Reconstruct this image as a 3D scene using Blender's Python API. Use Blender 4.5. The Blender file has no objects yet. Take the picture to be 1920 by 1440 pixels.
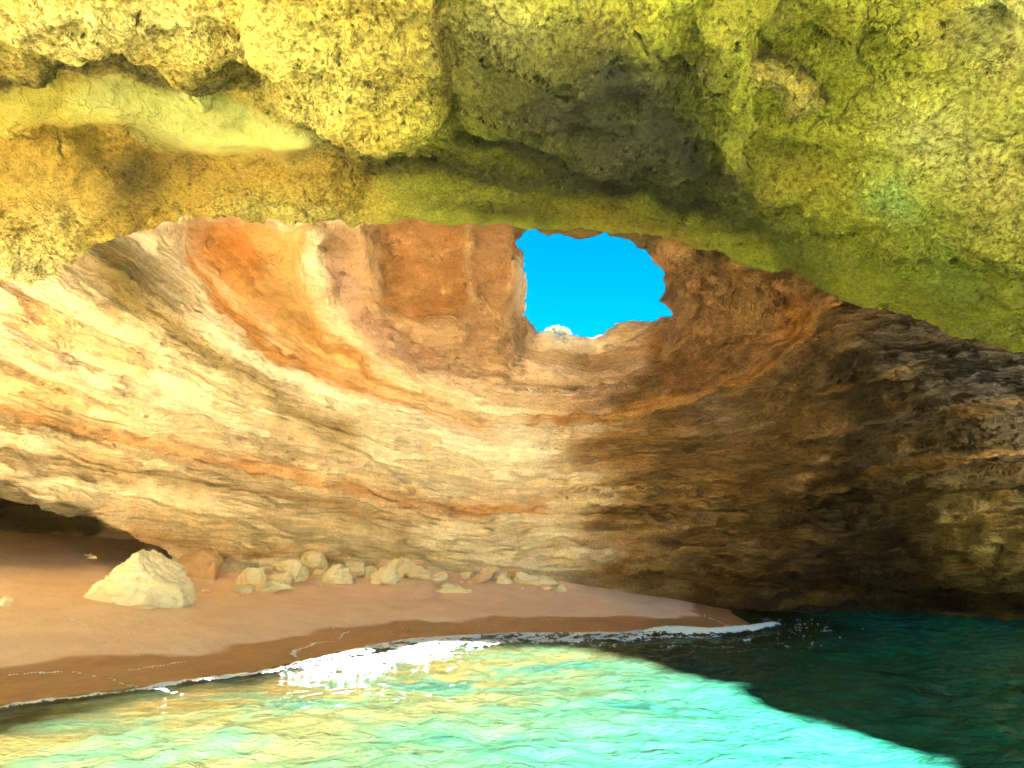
import bpy, bmesh, math, random
import numpy as np
from mathutils import Vector
rad = math.radians
random.seed(7)
S = bpy.context.scene
COL = S.collection

# ------------------------------------------------------------------ camera, sky, sun, exposure
FPX = 1144.0                      # focal length in pixels of the 1920 px wide photograph
PITCH = math.atan(340.0 / FPX)    # horizon sits at row 1060
CAMZ = 2.0
cam_d = bpy.data.cameras.new('camera')
cam = bpy.data.objects.new('camera', cam_d)
COL.objects.link(cam)
cam.location = (0, 0, CAMZ)
cam.rotation_euler = (math.pi / 2 + PITCH, 0, 0)
cam_d.sensor_width = 36.0
cam_d.lens = 36.0 * FPX / 1920.0
cam_d.clip_end = 3000
S.camera = cam

SUN_EL = rad(31.0)
SUN_AZ = math.atan2(-0.21, 0.97)   # heading of the light over the ground, from +y towards -x
heading = Vector((math.sin(SUN_AZ) * math.cos(SUN_EL), math.cos(SUN_AZ) * math.cos(SUN_EL), -math.sin(SUN_EL)))
sun_d = bpy.data.lights.new('sun', 'SUN')
sun_d.energy = 5.0
sun_d.angle = rad(1.5)
sun_d.color = (1.0, 0.94, 0.84)
sun = bpy.data.objects.new('sun', sun_d)
COL.objects.link(sun)
sun.rotation_euler = heading.to_track_quat('-Z', 'Y').to_euler()
W = bpy.data.worlds.new('World')
S.world = W
W.use_nodes = True
wn = W.node_tree.nodes
wl = W.node_tree.links
bg = wn['Background']
sky = wn.new('ShaderNodeTexSky')
sky.sky_type = 'NISHITA'
sky.sun_disc = False
sky.sun_elevation = SUN_EL
sd = -heading
sky.sun_rotation = math.atan2(sd.x, sd.y)
sky.air_density = 1.0
sky.dust_density = 0.3
sky.ozone_density = 2.0
hsv = wn.new('ShaderNodeHueSaturation')
hsv.inputs['Saturation'].default_value = 1.6
wl.new(sky.outputs[0], hsv.inputs['Color'])
wl.new(hsv.outputs[0], bg.inputs['Color'])
bg.inputs['Strength'].default_value = 0.05
hsv.inputs['Value'].default_value = 0.20
S.view_settings.view_transform = 'Standard'
S.view_settings.look = 'None'
S.view_settings.gamma = 1.0
S.view_settings.exposure = 5.42
S.render.engine = 'CYCLES'
S.cycles.feature_set = 'EXPERIMENTAL'
S.cycles.dicing_rate = 1.3
S.cycles.offscreen_dicing_scale = 8
S.cycles.use_denoising = True
S.cycles.max_bounces = 8
S.cycles.adaptive_threshold = 0.03
S.cycles.diffuse_bounces = 6
S.cycles.transparent_max_bounces = 8
S.cycles.sample_clamp_indirect = 6.0
S.cycles.caustics_reflective = False
S.cycles.caustics_refractive = False

# ------------------------------------------------------------------ numeric helpers
CP, SP = math.cos(PITCH), math.sin(PITCH)
def ray(px, py):
    a = (px - 960.0); b = (720.0 - py)
    return np.array([a, FPX * CP - b * SP, FPX * SP + b * CP])
def at_y(px, py, Y):
    r = ray(px, py); t = Y / r[1]
    return (r[0] * t, Y, CAMZ + r[2] * t)
def at_z(px, py, Z):
    r = ray(px, py); t = (Z - CAMZ) / r[2]
    return (r[0] * t, r[1] * t, Z)
def to_px(x, y, z):
    f = y * CP + (z - CAMZ) * SP
    u = -y * SP + (z - CAMZ) * CP
    f = np.where(f < 0.2, 1e9, f)
    return 960.0 + FPX * x / f, 720.0 - FPX * u / f, f

class TPS:
    def __init__(self, pts, lam=0.02):
        P = np.array(pts, float)
        self.c = P[:, :2]; n = len(P)
        K = self.k(np.linalg.norm(self.c[:, None] - self.c[None], axis=2)) + lam * np.eye(n)
        A = np.zeros((n + 3, n + 3)); A[:n, :n] = K
        A[:n, n] = 1; A[:n, n + 1:] = self.c; A[n:, :n] = A[:n, n:].T
        b = np.zeros(n + 3); b[:n] = P[:, 2]
        self.w = np.linalg.solve(A, b)
    @staticmethod
    def k(r):
        r = np.maximum(r, 1e-9)
        return r * r * np.log(r) * 0.01
    def __call__(self, x, y):
        x = np.asarray(x, float); y = np.asarray(y, float)
        out = self.w[-3] + self.w[-2] * x + self.w[-1] * y
        for (cx, cy), w in zip(self.c, self.w):
            out = out + w * self.k(np.hypot(x - cx, y - cy))
        return out

RNG = np.random.default_rng(11)
LAT = RNG.random((64, 64, 64)).astype(np.float32) * 2 - 1
def vnoise(x, y, z):
    xi = np.floor(x).astype(np.int32); yi = np.floor(y).astype(np.int32); zi = np.floor(z).astype(np.int32)
    fx = x - xi; fy = y - yi; fz = z - zi
    fx = fx * fx * (3 - 2 * fx); fy = fy * fy * (3 - 2 * fy); fz = fz * fz * (3 - 2 * fz)
    x0 = xi & 63; x1 = (xi + 1) & 63; y0 = yi & 63; y1 = (yi + 1) & 63; z0 = zi & 63; z1 = (zi + 1) & 63
    a = LAT[x0, y0, z0] * (1 - fx) + LAT[x1, y0, z0] * fx
    b = LAT[x0, y1, z0] * (1 - fx) + LAT[x1, y1, z0] * fx
    c = LAT[x0, y0, z1] * (1 - fx) + LAT[x1, y0, z1] * fx
    d = LAT[x0, y1, z1] * (1 - fx) + LAT[x1, y1, z1] * fx
    return (a * (1 - fy) + b * fy) * (1 - fz) + (c * (1 - fy) + d * fy) * fz
def fbm(x, y, z, o=3, g=0.5):
    s = 0; a = 1.0; q = 1.0
    for k in range(o):
        s = s + a * vnoise(x * q + 17.3 * k, y * q + 5.1 * k, z * q + 9.7 * k)
        a *= g; q *= 2.03
    return s
def sstep(a, b, x):
    t = np.clip((x - a) / (b - a), 0, 1)
    return t * t * (3 - 2 * t)
def smin(a, b, k):
    h = np.clip(0.5 + 0.5 * (b - a) / k, 0, 1)
    return b * (1 - h) + a * h - k * h * (1 - h)
def smax(a, b, k):
    return -smin(-a, -b, k)

# picture-shaped maps of rock relief and rock colour, looked up on the real surfaces
MU = np.arange(-400, 2324, 4.0); MV = np.arange(-600, 1500, 4.0)
GU, GV = np.meshgrid(MU, MV, indexing='ij')
WU = GU + 14 * fbm(GU / 60, GV / 60, GU * 0 + 3.3, 3); WV = GV + 14 * fbm(GU / 60, GV / 60, GU * 0 + 31.7, 3)
def poly_sd(poly, U, V):
    P = np.array(poly, float); n = len(P)
    d = np.full(U.shape, 1e9); ins = np.zeros(U.shape, bool)
    for i in range(n):
        ax, ay = P[i]; bx, by = P[(i + 1) % n]
        ex, ey = bx - ax, by - ay
        t = np.clip(((U - ax) * ex + (V - ay) * ey) / (ex * ex + ey * ey + 1e-9), 0, 1)
        d = np.minimum(d, np.hypot(U - ax - t * ex, V - ay - t * ey))
        c = ((ay > V) != (by > V)) & (U < ex * (V - ay) / (ey if abs(ey) > 1e-9 else 1e-9) + ax)
        ins ^= c
    return np.where(ins, d, -d)
def pmask(poly, soft, warp=True):
    return sstep(-soft, soft, poly_sd(poly, WU if warp else GU, WV if warp else GV))
def line_d(pts, U=None, V=None):
    U = WU if U is None else U; V = WV if V is None else V
    d = np.full(U.shape, 1e9)
    for (ax, ay), (bx, by) in zip(pts[:-1], pts[1:]):
        ex, ey = bx - ax, by - ay
        t = np.clip(((U - ax) * ex + (V - ay) * ey) / (ex * ex + ey * ey + 1e-9), 0, 1)
        d = np.minimum(d, np.hypot(U - ax - t * ex, V - ay - t * ey))
    return d
def lookup(M, u, v):
    fu = np.clip((u - MU[0]) / 4.0, 0, len(MU) - 1.001); fv = np.clip((v - MV[0]) / 4.0, 0, len(MV) - 1.001)
    i = fu.astype(np.int32); j = fv.astype(np.int32)
    a = (fu - i); b = (fv - j)
    if M.ndim == 3:
        a = a[..., None]; b = b[..., None]
    return (M[i, j] * (1 - a) + M[i + 1, j] * a) * (1 - b) + (M[i, j + 1] * (1 - a) + M[i + 1, j + 1] * a) * b

# ------------------------------------------------------------------ the sand surface
SHORE = [(-40, 2), (-20, 4.5), (-12, 7.3), (-7.5, 9.9), (-4.9, 12.8), (-4.0, 15.6), (-2.9, 17.9), (0, 19.8), (5.6, 20.3), (8.6, 22.4), (9.9, 28.4), (11.5, 33), (14, 40)]
def shore_d(x, y):               # signed distance to the waterline, positive inland
    d = line_d(SHORE, x, y)
    poly = SHORE + [(14, 80), (-80, 80), (-80, 2)]
    return np.where(poly_sd(poly, x, y) > 0, d, -d)
def bounce_bank(x, y):                 # unseen pale banks added at the sea entrances to bounce sunlight (behind the viewer, and to the right)
    x = np.asarray(x, float); y = np.asarray(y, float)
    a = sstep(3.0, 1.0, y + 0.3 * np.sin(x * 0.8))
    b = sstep(17.5, 19.5, x + 0.4 * np.sin(y * 0.7)) * sstep(23.5, 22.0, y)
    return np.maximum(a, b) * sstep(-90, -70, y) * sstep(90, 70, x)
def sand_z(x, y):
    z = sand_base(x, y); s = bounce_bank(x, y)
    return z * (1 - s) + np.maximum(z, 0.35 + 0.06 * fbm(np.asarray(x, float) * 0.4, np.asarray(y, float) * 0.4, np.asarray(x, float) * 0, 2)) * s
def sand_base(x, y):
    x = np.asarray(x, float); y = np.asarray(y, float)
    d = shore_d(x, y)
    up = 0.15 * d + 0.05 * np.sin(d * 0.9 + 0.3 * x) * sstep(0.5, 3, d) - 0.012 * np.maximum(d - 14, 0) ** 1.5 * 0
    up = up + 0.05 * fbm(x * 0.5, y * 0.5, x * 0 + 2.2, 3) * sstep(0.3, 3, d)
    # a steeper step where the last tide cut the sand, and small berm
    up = up + 0.06 * sstep(1.6, 2.2, d + 0.35 * np.sin(x * 0.55 + 1) + 0.2 * np.sin(x * 1.3)) - 0.03
    dn = -0.03 + 0.10 * d - 0.004 * d * d - 0.22 * np.clip(x + 0.22 * (y - 7) - 5.5, 0, 8) * sstep(0.5, 5, -d)  # channel added along the sun edge, to brighten the shaded water's colour
    dn = np.maximum(dn, -3.2 + 0.4 * fbm(x * 0.15, y * 0.15, x * 0 + 7.7, 2))
    return np.where(d > 0, up * sstep(0, 0.6, d) + 0.15 * d * (1 - sstep(0, 0.6, d)) - 0.03, dn)

# ------------------------------------------------------------------ the cave: a carved block of rock
H = 0.17
X0, X1, Y0, Y1, Z0, Z1 = -27.0, 31.0, -13.0, 40.0, -3.6, 25.2
xs = np.arange(X0, X1, H); ys = np.arange(Y0, Y1, H); zs_ = np.arange(Z0, Z1, H)
GX2, GY2 = np.meshgrid(xs, ys, indexing='ij')

LIP = [(-60, 560, 13.0), (0, 560, 14.6), (150, 482, 14.2), (250, 445, 14.2), (350, 432, 14.3), (560, 428, 15), (760, 418, 15.6), (980, 440, 16.4), (1200, 449, 16.8),
       (1300, 470, 16.5), (1400, 505, 16), (1470, 545, 15.6), (1540, 560, 15.4), (1640, 575, 15.2), (1700, 598, 15), (1800, 632, 15), (1920, 672, 15)]
lipw = [at_y(*p) for p in LIP]
lip_x = np.array([-27, -18] + [p[0] for p in lipw] + [17, 21, 25, 31.0])
lip_y = np.array([10, 12] + [p[1] for p in lipw] + [15, 15.5, 16, 16.0])
VA = [p for p in lipw] + [(17, 15, 7.0), (21, 15.5, 9), (26, 16, 11.0), (31, 15, 13), (-18, 12, 6.5), (-24, 8, 4)]
for p in [(960, 0, 7.4), (500, 0, 7.6), (0, 0, 7.6), (1400, 0, 7.2), (1920, 0, 7.2), (960, 150, 9.6), (600, 150, 10.2), (200, 150, 10.2), (0, 300, 11.5), (300, 300, 12.3), (600, 330, 13),
          (1350, 150, 9.6), (1700, 150, 9.0), (1900, 300, 9.4), (1200, 300, 12.2), (960, 340, 13.6), (1500, 350, 12), (1750, 450, 11.6), (1900, 550, 12), (1600, 500, 13.6)]:
    VA.append(at_y(*p))
VA += [(0, 0, 12.0), (-8, 0, 9.6), (8, 0, 11.2), (-15, 0, 6.5), (16, 2, 10), (24, 2, 13), (31, 2, 14), (24, 9, 10), (31, 9, 12), (18, 9, 8.2), (0, -8, 16.5), (-10, -8, 13), (10, -8, 15), (24, -8, 14)]
hA2 = TPS(VA, 0.05)(GX2, GY2)
lipY2 = np.interp(GX2, lip_x, lip_y)

def outline(pts):                # radius around the chamber centre as a function of bearing
    P = np.array(pts, float); cx, cy = 3.0, 14.0
    th = np.arctan2(P[:, 0] - cx, P[:, 1] - cy); r = np.hypot(P[:, 0] - cx, P[:, 1] - cy)
    o = np.argsort(th); th = th[o]; r = r[o]
    th = np.concatenate([th - 2 * math.pi, th, th + 2 * math.pi]); r = np.concatenate([r, r, r])
    q = np.linspace(-math.pi, math.pi, 720, endpoint=False)
    f = np.interp(q, th, r)
    k = np.exp(-np.linspace(-2, 2, 15) ** 2); k /= k.sum()
    f = np.convolve(np.concatenate([f[-20:], f, f[:20]]), k, 'same')[20:-20]
    return f
OUT = [(-14, -4), (-6, -6.2), (0, -6.2), (8, -6.2), (18, -6.4), (26, -7.5), (32, -14), (45, -7), (46, 0), (46, 6), (46, 22)]
RB = outline(OUT + [(-16, 3), (-17.5, 10), (-17, 16), (-15.4, 20), (-12.6, 23.4), (-8, 28.6), (0, 31.2), (5.5, 31.2), (10, 30.6), (13, 29.3), (16.5, 27.6), (19.6, 25.6), (21.6, 23.4), (30, 22.6)])
RM = outline(OUT + [(-16, 3), (-16.8, 10), (-16.3, 16), (-15.4, 20.2), (-12.4, 24.6), (-8.6, 28.6), (0, 32.2), (6, 32.4), (11, 31), (16, 28), (20.5, 24.2), (22, 23), (30, 22.6)])
RU = outline(OUT + [(-13, 6), (-12, 11), (-10.9, 16), (-10.6, 22), (-8.6, 28), (-2, 33.0), (3, 33.8), (7, 32.2), (9.4, 29.0), (10.8, 24), (10.3, 18), (14, 14)])
qb = np.arctan2(GX2 - 3.0, GY2 - 14.0); qi = (qb + math.pi) / (2 * math.pi) * 720
qi0 = np.floor(qi).astype(int) % 720; qf = qi - np.floor(qi)
def ring(R): return R[qi0] * (1 - qf) + R[(qi0 + 1) % 720] * qf
rB2, rM2, rU2 = ring(RB), ring(RM), ring(RU)
rr2 = np.hypot(GX2 - 3.0, GY2 - 14.0)
def dip(x): return 0.15 * np.where(x < 0, np.sqrt(x * x + 4) - 2 + 0.0, 0)
dip2 = dip(GX2)

RIMP = [(985, 470), (972, 520), (976, 560), (988, 598), (1006, 622), (1050, 626), (1085, 634), (1112, 641), (1150, 628), (1200, 612), (1235, 578), (1252, 535), (1257, 500), (1232, 485), (1212, 460)]
rim = [at_z(u + (14 if u > 1150 else 0), v, 14.1)[:2] for u, v in RIMP]
rim = rim + [(5.0, 17.9), (3.0, 17.3), (0.9, 18.0), (0.2, 20.5)]
hole2 = poly_sd(rim, GX2, GY2)
# dome over the chamber
VB = []
q = np.linspace(-math.pi, math.pi, 33)[:-1]
for a in q:
    if -1.75 < a < 1.75:
        i = int((a + math.pi) / (2 * math.pi) * 720) % 720
        r = RU[i]; px, py = 3 + r * math.sin(a), 14 + r * math.cos(a)
        VB.append((px, py, 10.9 + float(dip(px))))
        VB.append((3 + (r + 1.5) * math.sin(a), 14 + (r + 1.5) * math.cos(a), 10.2 + float(dip(px))))
for (x, y) in rim[::2]:
    VB.append((x, y, 12.5))
VB += [(3.5, 25, 13.2), (-5, 21, 12.2), (-6, 26, 11.6), (8.6, 22, 12.0), (-3, 17, 12.4), (5, 15, 12.6), (-10, 15, 11.5)]
hB2 = TPS(VB, 0.3)(GX2, GY2)

# relief drawn on the rock
M1 = [(-400, 150), (0, 135), (100, 112), (200, 112), (280, 122), (350, 152), (430, 130), (470, 100), (505, 105), (530, 160), (575, 210), (640, 275), (690, 302), (740, 285), (800, 250), (900, 282),
      (1080, 328), (1250, 352), (1330, 372), (1390, 400), (1470, 440), (1600, 452), (1800, 495), (2320, 590), (2320, -600), (-400, -600)]
P2 = [(-400, 250), (0, 240), (100, 219), (180, 232), (215, 241), (245, 232), (270, 240), (300, 265), (360, 288), (480, 284), (560, 284), (605, 262), (640, 290), (700, 310), (900, 330), (1300, 420), (1400, 420), (1400, -600), (-400, -600)]
MB1 = [(505, 105), (530, 160), (575, 210), (640, 275), (690, 302), (740, 285), (800, 250), (838, 200), (830, 120), (815, 0), (800, -600), (450, -600), (480, 40)]
FA = -0.80 * pmask(M1, 8) - 0.50 * pmask(P2, 6) + 0.10
FA += -0.45 * pmask(MB1, 30) + 0.35 * np.exp(-(line_d([(800, -300), (818, 0), (832, 120), (845, 230)]) / 22) ** 2)
FA += -0.5 * np.exp(-((WU - 1100) / 190) ** 2 - ((WV - 170) / 130) ** 2)
FA += 0.4 * np.exp(-((WU - 1330) / 60) ** 2 - ((WV - 280) / 120) ** 2)
knob = [(1385, 135), (1400, 112), (1440, 104), (1490, 120), (1520, 150), (1545, 185), (1535, 210), (1500, 225), (1465, 200), (1440, 165), (1400, 160)]
kd = poly_sd(knob, WU, WV)
FA += -0.42 * sstep(-2, 26, kd) + 0.22 * np.exp(-((kd + 6) / 6) ** 2)
for (u, v, r, s) in [(1340, 155, 32, .3), (1310, 130, 22, .22), (1370, 245, 34, .22), (1400, 300, 38, .22), (1600, 240, 60, .3), (1800, 330, 80, .35), (1700, 300, 50, .25), (1880, 250, 70, .3), (1560, 60, 70, .2), (1750, 100, 90, .25), (1345, 45, 30, .25), (1880, 420, 60, .3)]:
    FA += -s * np.exp(-(((WU - u) ** 2 + (WV - v) ** 2) / (r * r)))
FA += 0.3 * np.exp(-(line_d([(850, 240), (1000, 300), (1200, 350), (1380, 420), (1500, 520)]) / 16) ** 2)
# crack
FA += 0.12 * np.exp(-(line_d([(225, 0), (262, 75), (330, 140)]) / 5) ** 2)
# chamber relief (positive = hollow)
H2 = [(595, 380), (597, 470), (625, 560), (665, 635), (720, 668), (800, 690), (900, 715), (960, 640), (1010, 600), (1010, 380)]
H3 = [(722, 380), (718, 470), (708, 560), (740, 588), (800, 600), (862, 600), (880, 560), (868, 490), (880, 430), (890, 380)]
H4 = [(905, 380), (895, 440), (880, 500), (905, 560), (940, 600), (962, 560), (958, 500), (985, 450), (985, 380)]
H1 = [(345, 380), (345, 470), (380, 540), (450, 620), (540, 690), (650, 735), (800, 772), (900, 785), (880, 760), (720, 720), (600, 640), (560, 560), (560, 460), (600, 380)]
FB = 0.45 * pmask(H2, 14) + 0.65 * pmask(H3, 22) + 0.65 * pmask(H4, 16) + 0.85 * pmask(H1, 8)
HR = [(1545, 560), (1540, 620), (1480, 680), (1420, 715), (1300, 745), (1150, 775), (1000, 795), (1000, 780), (1150, 755), (1300, 715), (1400, 670), (1455, 600), (1450, 540), (1400, 500)]
FB += 0.4 * pmask(HR, 9)
FB += 0.5 * pmask([(1265, 640), (1380, 590), (1440, 610), (1400, 680), (1270, 715), (1220, 690)], 10)
FB += 0.9 * np.exp(-(line_d([(1005, 655), (1060, 664), (1120, 688), (1175, 668)]) / 9) ** 2) - 0.35 * np.exp(-(line_d([(1000, 690), (1110, 716), (1190, 700)]) / 8) ** 2) + 0.4 * np.exp(-(line_d([(960, 710), (1090, 738), (1200, 722)]) / 7) ** 2)
FB += 0.9 * np.exp(-((WU - 1330) / 40) ** 2 - ((WV - 590) / 60) ** 2) * 0.4
# ledges and holes of the right-hand wall
FB += 0.9 * pmask([(1490, 905), (1540, 870), (1620, 880), (1600, 920), (1520, 935)], 14)
FB += 0.8 * pmask([(1560, 1000), (1620, 975), (1700, 1000), (1780, 1080), (1800, 1160), (1560, 1160), (1450, 1110)], 22)
FB += 0.55 * np.exp(-(line_d([(1250, 990), (1330, 980), (1400, 962), (1490, 962), (1600, 935)]) / 9) ** 2)
FB += 0.35 * np.exp(-(line_d([(1170, 945), (1300, 925), (1420, 900)]) / 8) ** 2)
FB += -0.4 * np.exp(-(line_d([(1180, 938), (1240, 925), (1290, 918)]) / 8) ** 2)
FB += -0.5 * np.exp(-(line_d([(1260, 985), (1220, 1020), (1180, 1060)]) / 14) ** 2)
FB += -0.25 * pmask([(190, 620), (285, 660), (270, 695), (200, 680), (140, 660)], 6)
BUT = [(1750, 940), (1800, 925), (1920, 940), (2100, 940), (2100, 1160), (1900, 1120), (1850, 1050), (1790, 1000)]
FB += -1.0 * pmask(BUT, 18)
for (u, v, r) in [(1825, 1005, 20), (1890, 1010, 16), (1870, 1050, 16), (1790, 960, 10)]:
    FB += 0.9 * np.exp(-(((WU - u) ** 2 + (WV - v) ** 2) / (r * r)))

def strata(zz, w):               # ledge profile against bed height
    s = 0.45 * np.exp(-((zz - 9.75) / 0.30) ** 2) - 0.16 * np.exp(-((zz - 9.1) / 0.35) ** 2)
    s = s - 0.36 * np.exp(-((zz - 5.55) / 0.14) ** 2) + 0.18 * np.exp(-((zz - 5.2) / 0.18) ** 2)
    s = s + 0.48 * np.exp(-((zz - 4.45) / 0.20) ** 2) - 0.14 * np.exp(-((zz - 4.0) / 0.25) ** 2)
    s = s + 0.10 * np.sin(zz * 7.3 + 1.1) * w + 0.07 * np.sin(zz * 13.1) * w
    return s

nx, ny, nz = len(xs), len(ys), len(zs_)
V = np.empty((nx, ny, nz), np.float32)
for k, z in enumerate(zs_):
    z = float(z)
    zz = z - dip2
    X, Y = GX2, GY2
    n1 = vnoise(X * 0.16, Y * 0.16, X * 0 + z * 0.3)
    zr = zz + 0.25 * n1
    # chamber walls
    t1 = sstep(1.2, 4.6, zz); t2 = np.clip((zz - 4.8) / 4.6, 0, 1) ** 1.25
    R = rB2 * (1 - t1) + rM2 * t1
    R = R * (1 - t2) + rU2 * t2
    R = R + strata(zr, 0.6 + 0.6 * n1)
    R = R + 0.9 * np.exp(-((zz - 0.9) / 0.9) ** 2) * sstep(2, 6, X) * sstep(23, 17, X)      # undercut by the water
    u, v, f = to_px(X, Y, z)
    fb = lookup(FB, u, v)
    fb = fb * (Y > 12)
    fa = lookup(FA, u, v)
    fa = fa * sstep(1.5, 4.0, f) * (f < 1e8) * sstep(18, 22, -X + 0) * 0 + fa * (f < 1e8) * (f > 3)
    wall = R + fb * 0.9 - rr2
    ceil = (smin(hB2 + 1.0 * fb, 13.35 + 0 * X, 0.3) - z) * 0.85
    vb = smin(wall, ceil, 1.2)
    vb = np.minimum(vb, (Y - lipY2) + 0.0)
    # front vault
    va = smin((hA2 + fa - z) * 0.9, R - rr2, 2.0)
    va = np.minimum(va, lipY2 + 0.8 - Y)
    vv = np.maximum(va, vb)
    # roof opening
    ch = hole2 + 0.14 * fbm(X * 0.55, Y * 0.55, X * 0 + z * 1.2, 3) * sstep(14.4, 12, z) + 0.10 * fbm(X * 0.9, Y * 0.9, X * 0 + 3.0, 3) + 0.9 * np.clip(14.0 - z, 0, 2.6) * sstep(19, 23, Y)
    ch = np.where(z > 11.5, ch, -5)
    vv = np.maximum(vv, ch)
    # low side cave at the foot of the left wall
    cz = 3.0 + np.clip(-13.6 - X, 0, 6) * 0.52
    cz = cz - np.clip(X + 13.6, 0, 3) * 0.85
    vc = smin(smin((cz - z) * 0.75, -11.0 - X - 0.0 * Y, 0.3), 7.2 - np.hypot((X + 18) * 1.0, (Y - 23) * 0.8), 0.6)
    vv = np.maximum(vv, vc)
    # sea entrance behind the viewer
    s = X - 0.21 / 0.97 * (-(Y + 6))
    e = smin(smin(s + 3.4, 7.7 - s, 1.0), np.interp(s, [-5, -1.2, 0.5, 2.5, 5.5, 7.5], [7.0, 10.2, 11.9, 13.2, 13.0, 11.6]) + 0.25 * np.sin(s * 2.3) + 0.75 * np.maximum(-Y - 5, 0) - z, 1.0)
    e = np.where(Y < 2, e, -5)
    vv = np.maximum(vv, e)
    vv = np.maximum(vv, np.where(Y < -3, X - 26.6, np.where(Y < 21.8, smin(X - 20.8 - 6.5 * sstep(13.5, 18, Y) - 0.6 * np.sin(Y * 0.7), 22.2 - Y, 1.0), -5)))  # right-hand roof cut away, unseen, to let sun and sky in
    sl = X + 0.2165 * (Y + 6)
    vv = np.maximum(vv, smin(-9.5 - sl, 5.0 - Y, 1.0))  # unseen left opening added to let sun onto the near left wall
    # open air above the land, raised unseen over the front vault to block sun
    top = 14.05 + 9.7 * sstep(18.6, 17.2, Y + 0.5 * np.sin(X * 1.7)) + 0.25 * fbm(X * 0.3, Y * 0.3, X * 0 + 1.0, 2)
    vv = np.maximum(vv, z - top)
    V[:, :, k] = vv
# mid-scale roughness near the surface
m = np.abs(V) < 1.0
idx = np.nonzero(m)
xx = xs[idx[0]].astype(np.float32); yy = ys[idx[1]].astype(np.float32); zz = zs_[idx[2]].astype(np.float32)
front = (yy < np.interp(xx, lip_x, lip_y) + 0.5)
lipd = np.abs(np.interp(xx, lip_x, lip_y) - yy)
nA = 0.30 * fbm(xx * 0.5, yy * 0.5, zz * 0.5, 2) * (0.3 + 0.7 * sstep(0.3, 3.0, lipd)) + 0.16 * (0.15 + 0.85 * sstep(0.3, 2.5, lipd)) * fbm(xx * 1.7, yy * 1.7, zz * 1.7, 2)
nB = 0.22 * fbm(xx * 0.35, yy * 0.35, zz * 0.9, 2) + 0.13 * fbm(xx * 0.9, yy * 0.9, zz * 3.2, 3)
rs = sstep(0, 8, xx) 
nh = np.exp(-(np.hypot((xx - 3.8) / 6.5, (yy - 25) / 9)) ** 4) * sstep(8, 11, zz)
V[m] += np.where(front, nA, nB * (0.55 + 0.9 * rs + 0.5 * nh)).astype(np.float32)
V[0] = V[-1] = 1; V[:, 0] = 1; V[:, -1] = 1; V[:, :, 0] = 1; V[:, :, -1] = 1

def surface_nets(V):
    s = V > 0
    nx, ny, nz = V.shape
    c = np.zeros((nx - 1, ny - 1, nz - 1), np.uint8)
    for i in (0, 1):
        for j in (0, 1):
            for k in (0, 1):
                c += s[i:nx - 1 + i, j:ny - 1 + j, k:nz - 1 + k]
    act = (c > 0) & (c < 8)
    ai, aj, ak = np.nonzero(act)
    ident = np.full(act.shape, -1, np.int32); ident[ai, aj, ak] = np.arange(len(ai), dtype=np.int32)
    P = np.zeros((len(ai), 3)); N = np.zeros(len(ai))
    corners = [(0, 0, 0), (1, 0, 0), (0, 1, 0), (1, 1, 0), (0, 0, 1), (1, 0, 1), (0, 1, 1), (1, 1, 1)]
    val = [V[ai + a, aj + b, ak + d].astype(float) for a, b, d in corners]
    for p in range(8):
        for q_ in range(p + 1, 8):
            d = sum(abs(corners[p][t] - corners[q_][t]) for t in range(3))
            if d != 1: continue
            a, b = val[p], val[q_]
            mm = (a > 0) != (b > 0)
            t = np.where(mm, a / np.where(mm, a - b, 1), 0)
            for ax in range(3):
                P[:, ax] += np.where(mm, corners[p][ax] + t * (corners[q_][ax] - corners[p][ax]), 0)
            N += mm
    P /= N[:, None]
    P += np.stack([ai, aj, ak], 1)
    quads = []
    for ax in range(3):
        sl0 = [slice(1, -1)] * 3; sl1 = [slice(1, -1)] * 3
        sl0[ax] = slice(0, -1); sl1[ax] = slice(1, None)
        a = s[tuple(sl0)]; b = s[tuple(sl1)]
        e = np.nonzero(a != b)
        I = [e[t] + (0 if t == ax else 1) for t in range(3)]
        o1, o2 = [(1, 2), (2, 0), (0, 1)][ax]
        def g(da, db):
            J = list(I); J[o1] = I[o1] - da; J[o2] = I[o2] - db
            return ident[J[0], J[1], J[2]]
        Q = np.stack([g(1, 1), g(0, 1), g(0, 0), g(1, 0)], 1)
        fl = a[e]                 # air below -> normal should face the air side
        Q[fl] = Q[fl][:, ::-1]
        quads.append(Q)
    return P, np.concatenate(quads)
P, Q = surface_nets(V)
P = P * H + np.array([X0, Y0, Z0])
# drop what lies deep under the sea bed or is the outside of the block, except its top
def keep_largest(P, Q):         # drop loose crumbs that the carving left floating
    lab = np.arange(len(P)); E = np.concatenate([Q[:, [0, 1]], Q[:, [1, 2]], Q[:, [2, 3]]])
    for _ in range(200):
        mn = np.minimum(lab[E[:, 0]], lab[E[:, 1]]); old = lab.copy()
        np.minimum.at(lab, E[:, 0], mn); np.minimum.at(lab, E[:, 1], mn)
        for _k in range(4): lab = lab[lab]
        if (lab == old).all(): break
    ids, cnt = np.unique(lab, return_counts=True)
    ok = np.isin(lab, ids[cnt > 4000])
    rm = np.cumsum(ok) - 1
    return P[ok], rm[Q[ok[Q[:, 0]]]]
P, Q = keep_largest(P, Q)
print('cave verts', len(P), 'quads', len(Q))
del V, m, idx

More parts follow.
